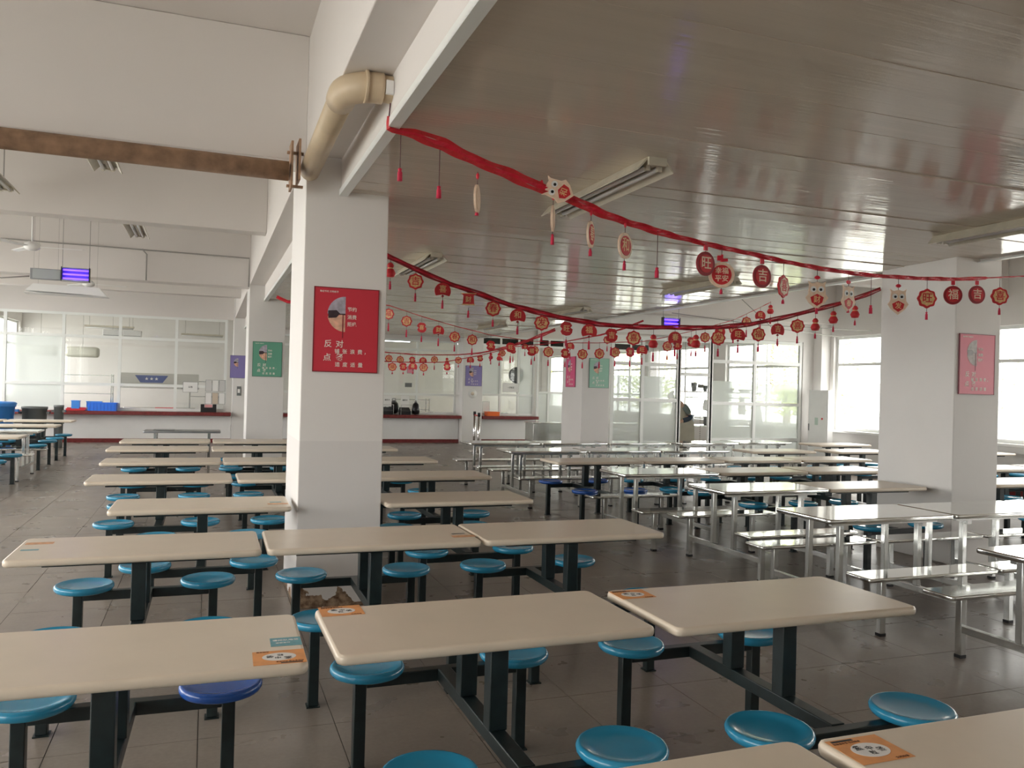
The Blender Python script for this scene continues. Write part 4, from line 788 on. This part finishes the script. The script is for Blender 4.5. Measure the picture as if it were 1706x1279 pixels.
def ornament(kind, loc, cz, tz, ang, lab, grp, sc, k):
    r = empty('hanging_ornament', loc, math.radians(ang), label=lab, cat='ornament', group=grp)
    z = cz; g = GLY[k % 8]
    if kind in 'mv': 
        tube_(r, 0, z+.055*sc); medal(r, z, .06*sc, redpaper, palep if kind == 'v' else goldp, g, redpaper, n=32, wave=.004*sc)
    elif kind == 'c':
        tube_(r, 0, z+.06*sc); medal(r, z, .068*sc, palep, redpaper, None, goldp, n=8*3)
        lettering('幸福', .036*sc, palep, r, (0,-.0105,z+.019*sc)); lettering('平安', .036*sc, palep, r, (0,-.0105,z-.021*sc)); part('bow', redbright, r, lambda b: b.box(-.03,-.002,-.012,.012,z+.075*sc,z+.1*sc).box(.002,.04,-.01,.01,z+.07*sc,z+.085*sc).box(-.006,.006,-.012,.012,z+.068*sc,z+.105*sc))
    elif kind == 'd':
        tube_(r, 0, z+.06*sc); medal(r, z, .062*sc, deepred, redpaper, g, palep, n=28)
        part('knot', redbright, r, lambda b: b.box(-.014,.014,-.006,.006,z+.068*sc,z+.095*sc))
    elif kind == 'x':
        tube_(r, 0, z+.06*sc); part('figure', redpaper, r, lambda b: b.prism([(x*sc, z+y*sc) for x, y in ((-.02,.06),(.03,.055),(.05,.03),(.035,.012),(.055,0),(.05,-.03),(.03,-.05),(0,-.055),(-.035,-.045),(-.05,-.02),(-.035,0),(-.055,.02),(-.04,.045))], -.007, .007)); lettering(g, .06*sc, goldp, r, (0,-.0085,z))
    elif kind == 'f':
        tube_(r, 0, z+.05*sc); pts = [(.065*sc*math.cos(a), z-.005+.065*sc*math.sin(a)) for a in [math.radians(-35+250*q/16) for q in range(17)]]
        part('fan_leaf', redpaper, r, lambda b: b.prism(pts+[(0,z-.03*sc)], -.005, .005)); lettering(g, .062*sc, goldp, r, (0,-.0065,z+.01)); part('fan_knot', deepred, r, lambda b: b.lathe([(0,z-.055*sc),(.013*sc,z-.045*sc),(0,z-.03*sc)], n=10))
    elif kind == 'n':
        tube_(r, 0, z+.05*sc); part('lantern', redpaper, r, lambda b: b.prism([(-.055*sc,z+.045*sc),(.055*sc,z+.045*sc),(.04*sc,z+.03*sc),(.045*sc,z-.035*sc),(-.045*sc,z-.035*sc),(-.04*sc,z+.03*sc)], -.01, .01)); part('rim', goldp, r, lambda b: b.box(-.06*sc,.06*sc,-.011,.011,z+.045*sc,z+.052*sc).box(-.05*sc,.05*sc,-.011,.011,z-.042*sc,z-.035*sc)); lettering(g, .05*sc, goldp, r, (0,-.0115,z-.002))
    elif kind == 'g':
        tube_(r, 0, z+.055*sc); part('gourd', redpaper, r, lambda b: b.lathe([(0,z-.06*sc),(.03*sc,z-.055*sc),(.042*sc,z-.028*sc),(.03*sc,z-.002*sc),(.018*sc,z+.01*sc),(.028*sc,z+.03*sc),(.016*sc,z+.05*sc),(0,z+.056*sc)], n=14)); part('gourd_band', goldp, r, lambda b: b.lathe([(.02*sc,z+.002*sc),(.024*sc,z+.008*sc),(.02*sc,z+.014*sc)], n=14))
    elif kind == 'l':   # festive lion-dance mask: eyes, brow and bearded mouth
        tube_(r, 0, z+.06*sc); part('mask', palep, r, lambda b: b.prism([(x*sc,z+y*sc) for x, y in ((-.045,.055),(-.052,.075),(-.03,.062),(0,.07),(.03,.062),(.052,.075),(.045,.055),(.05,.0),(.065,-.02),(.045,-.05),(0,-.085),(-.045,-.05),(-.065,-.02),(-.05,0))], -.005, .005))
        part('mouth', redpaper, r, lambda b: b.prism([(x*sc,z+y*sc) for x, y in ((-.038,-.018),(0,.002),(.038,-.018),(.03,-.048),(0,-.068),(-.03,-.048))], -.007, -.005)); lettering(g, .042*sc, goldp, r, (0,-.0075,z-.032*sc))
        for s in (-1,1):
            e = part('eye', white, r, lambda b: b.prism(disc(s*.022*sc,0,z+.028*sc,.017*sc,14), -.008, -.005)); MB().prism(disc(s*.020*sc,0,z+.026*sc,.008*sc,10), -.010, -.008).build('pupil', black, e)
        part('knot', redbright, r, lambda b: b.box(-.012,.012,-.006,.006,z+.085*sc,z+.105*sc).box(-.02,.02,-.005,.005,z+.09*sc,z+.1*sc))
    elif kind in 'oe':
        tube_(r, 0, z+.06*sc); medal(r, z, .075*sc, palep, redpaper if kind == 'o' else palep, g if kind == 'o' else None, goldp, n=20)
        part('knot', redbright, r, lambda b: b.lathe([(0,z+.10*sc),(.009,z+.115*sc),(.009,z+.13*sc),(0,z+.145*sc)], n=8))
    if kind == 't':
        tube_(r, 0, tz+.06); tasselpart(r, tz+.06, tz-.01, .026)
    elif tz and tz < cz-.02:
        bot = cz-.065*sc if kind in 'mvcdxgnloe' else cz-.05*sc
        if tz < bot-.01: tube_(r, bot, bot-(bot-tz)*.35, 'tassel_cord'); tasselpart(r, bot-(bot-tz)*.3, tz-.012, .02)
    return r
KN = {'m':'round red medallion with a pale centre','v':'pale oval-looking medallion','c':'large eight-sided red medallion with pale border','d':'dark red medallion turned aside','x':'red cut-paper figure with a gold character','f':'red paper fan with a gold character','n':'square red paper lantern','g':'red gourd-shaped ornament','l':'pale lion-dance mask','o':'peach medallion seen at an angle','e':'peach medallion seen almost edge-on','t':'single crimson tassel on a long cord'}
OW = ['first','second','third','fourth','fifth','sixth','seventh','eighth','ninth','tenth','eleventh','twelfth','thirteenth','fourteenth','fifteenth','sixteenth','seventeenth','eighteenth','nineteenth','twentieth','twenty-first','twenty-second','twenty-third','twenty-fourth','twenty-fifth','twenty-sixth']
GN = {'G1':'nearest garland','G2':'thick second garland','G3':'thin third garland','G4':'upper far garland','G5':'lower far garland'}
WF = {'G1':lambda t: (.02+.05*min(1,t*25) if t < .12 else max(.034,.07-.16*(t-.12))) if t < .85 else .014, 'G2':lambda t: .052, 'G3':lambda t: .05 if t < .06 else .010, 'G4':lambda t: .022+.13*max(0,t-.5), 'G5':lambda t: .016+.08*max(0,t-.7)}
RL = {'G1':'long red paper garland swooping from the ceiling edge to the right pillar','G2':'red paper garland sagging low across the middle','G3':'thin garland string behind the thick sagging one','G4':'far red garland rising to the right under the ceiling','G5':'thin far garland rising towards the middle insect lamp'}
for g, (rib, orn) in GAR.items():
    ribbon('paper_garland', rib, WF[g], redpaper if g != 'G2' else deepred, RL[g])
    for k, (kd, x, y, z, c, tz) in enumerate(orn):
        lab = '%s, %s from the left on the %s' % (KN[kd], OW[k], GN[g])
        if g == 'G1':
            rz = {'t':0,'e':12,'o':25}.get(kd, 0)
            ang = -20+(90-c) if c else -10
            if kd == 'e': ang = 62
            if kd == 'o': ang = 50 if c < 40 else 32
            cz = {'t':-.3,'e':-.14,'o':-.15,'c':-.19,'d':-.14,'v':-.18,'l':-.2,'m':-.17}[kd]; 
            ornament(kd, (x,y,z), cz, tz-z if tz else 0, ang, lab, 'ornaments on the nearest garland', {'t':1,'e':1.05,'o':1.1}.get(kd,1.32), k)
        else:
            ornament(kd, (x,y,z), c-z, tz-z, random.uniform(-28,2), lab, 'ornaments on the '+GN[g], {'G2':1.18,'G3':1.15,'G4':1.15,'G5':1.15}[g], k)
# the lion mask that lies against the nearest garland
o = ornament('l', (1.94,4.50,2.79), .0, 0, -15, 'lion-dance mask lying sideways on the nearest garland', 'ornaments on the nearest garland', 1.15, 5); o.rotation_euler = (0, math.radians(-72), math.radians(-15)); o.location = (1.92,4.47,2.80)
tag(MB().tube([(.862,4.27,3.10),(.857,4.27,3.03)], .004, 6).build('garland_tie', thread), 'short red string tying the nearest garland to the ceiling edge', 'string')
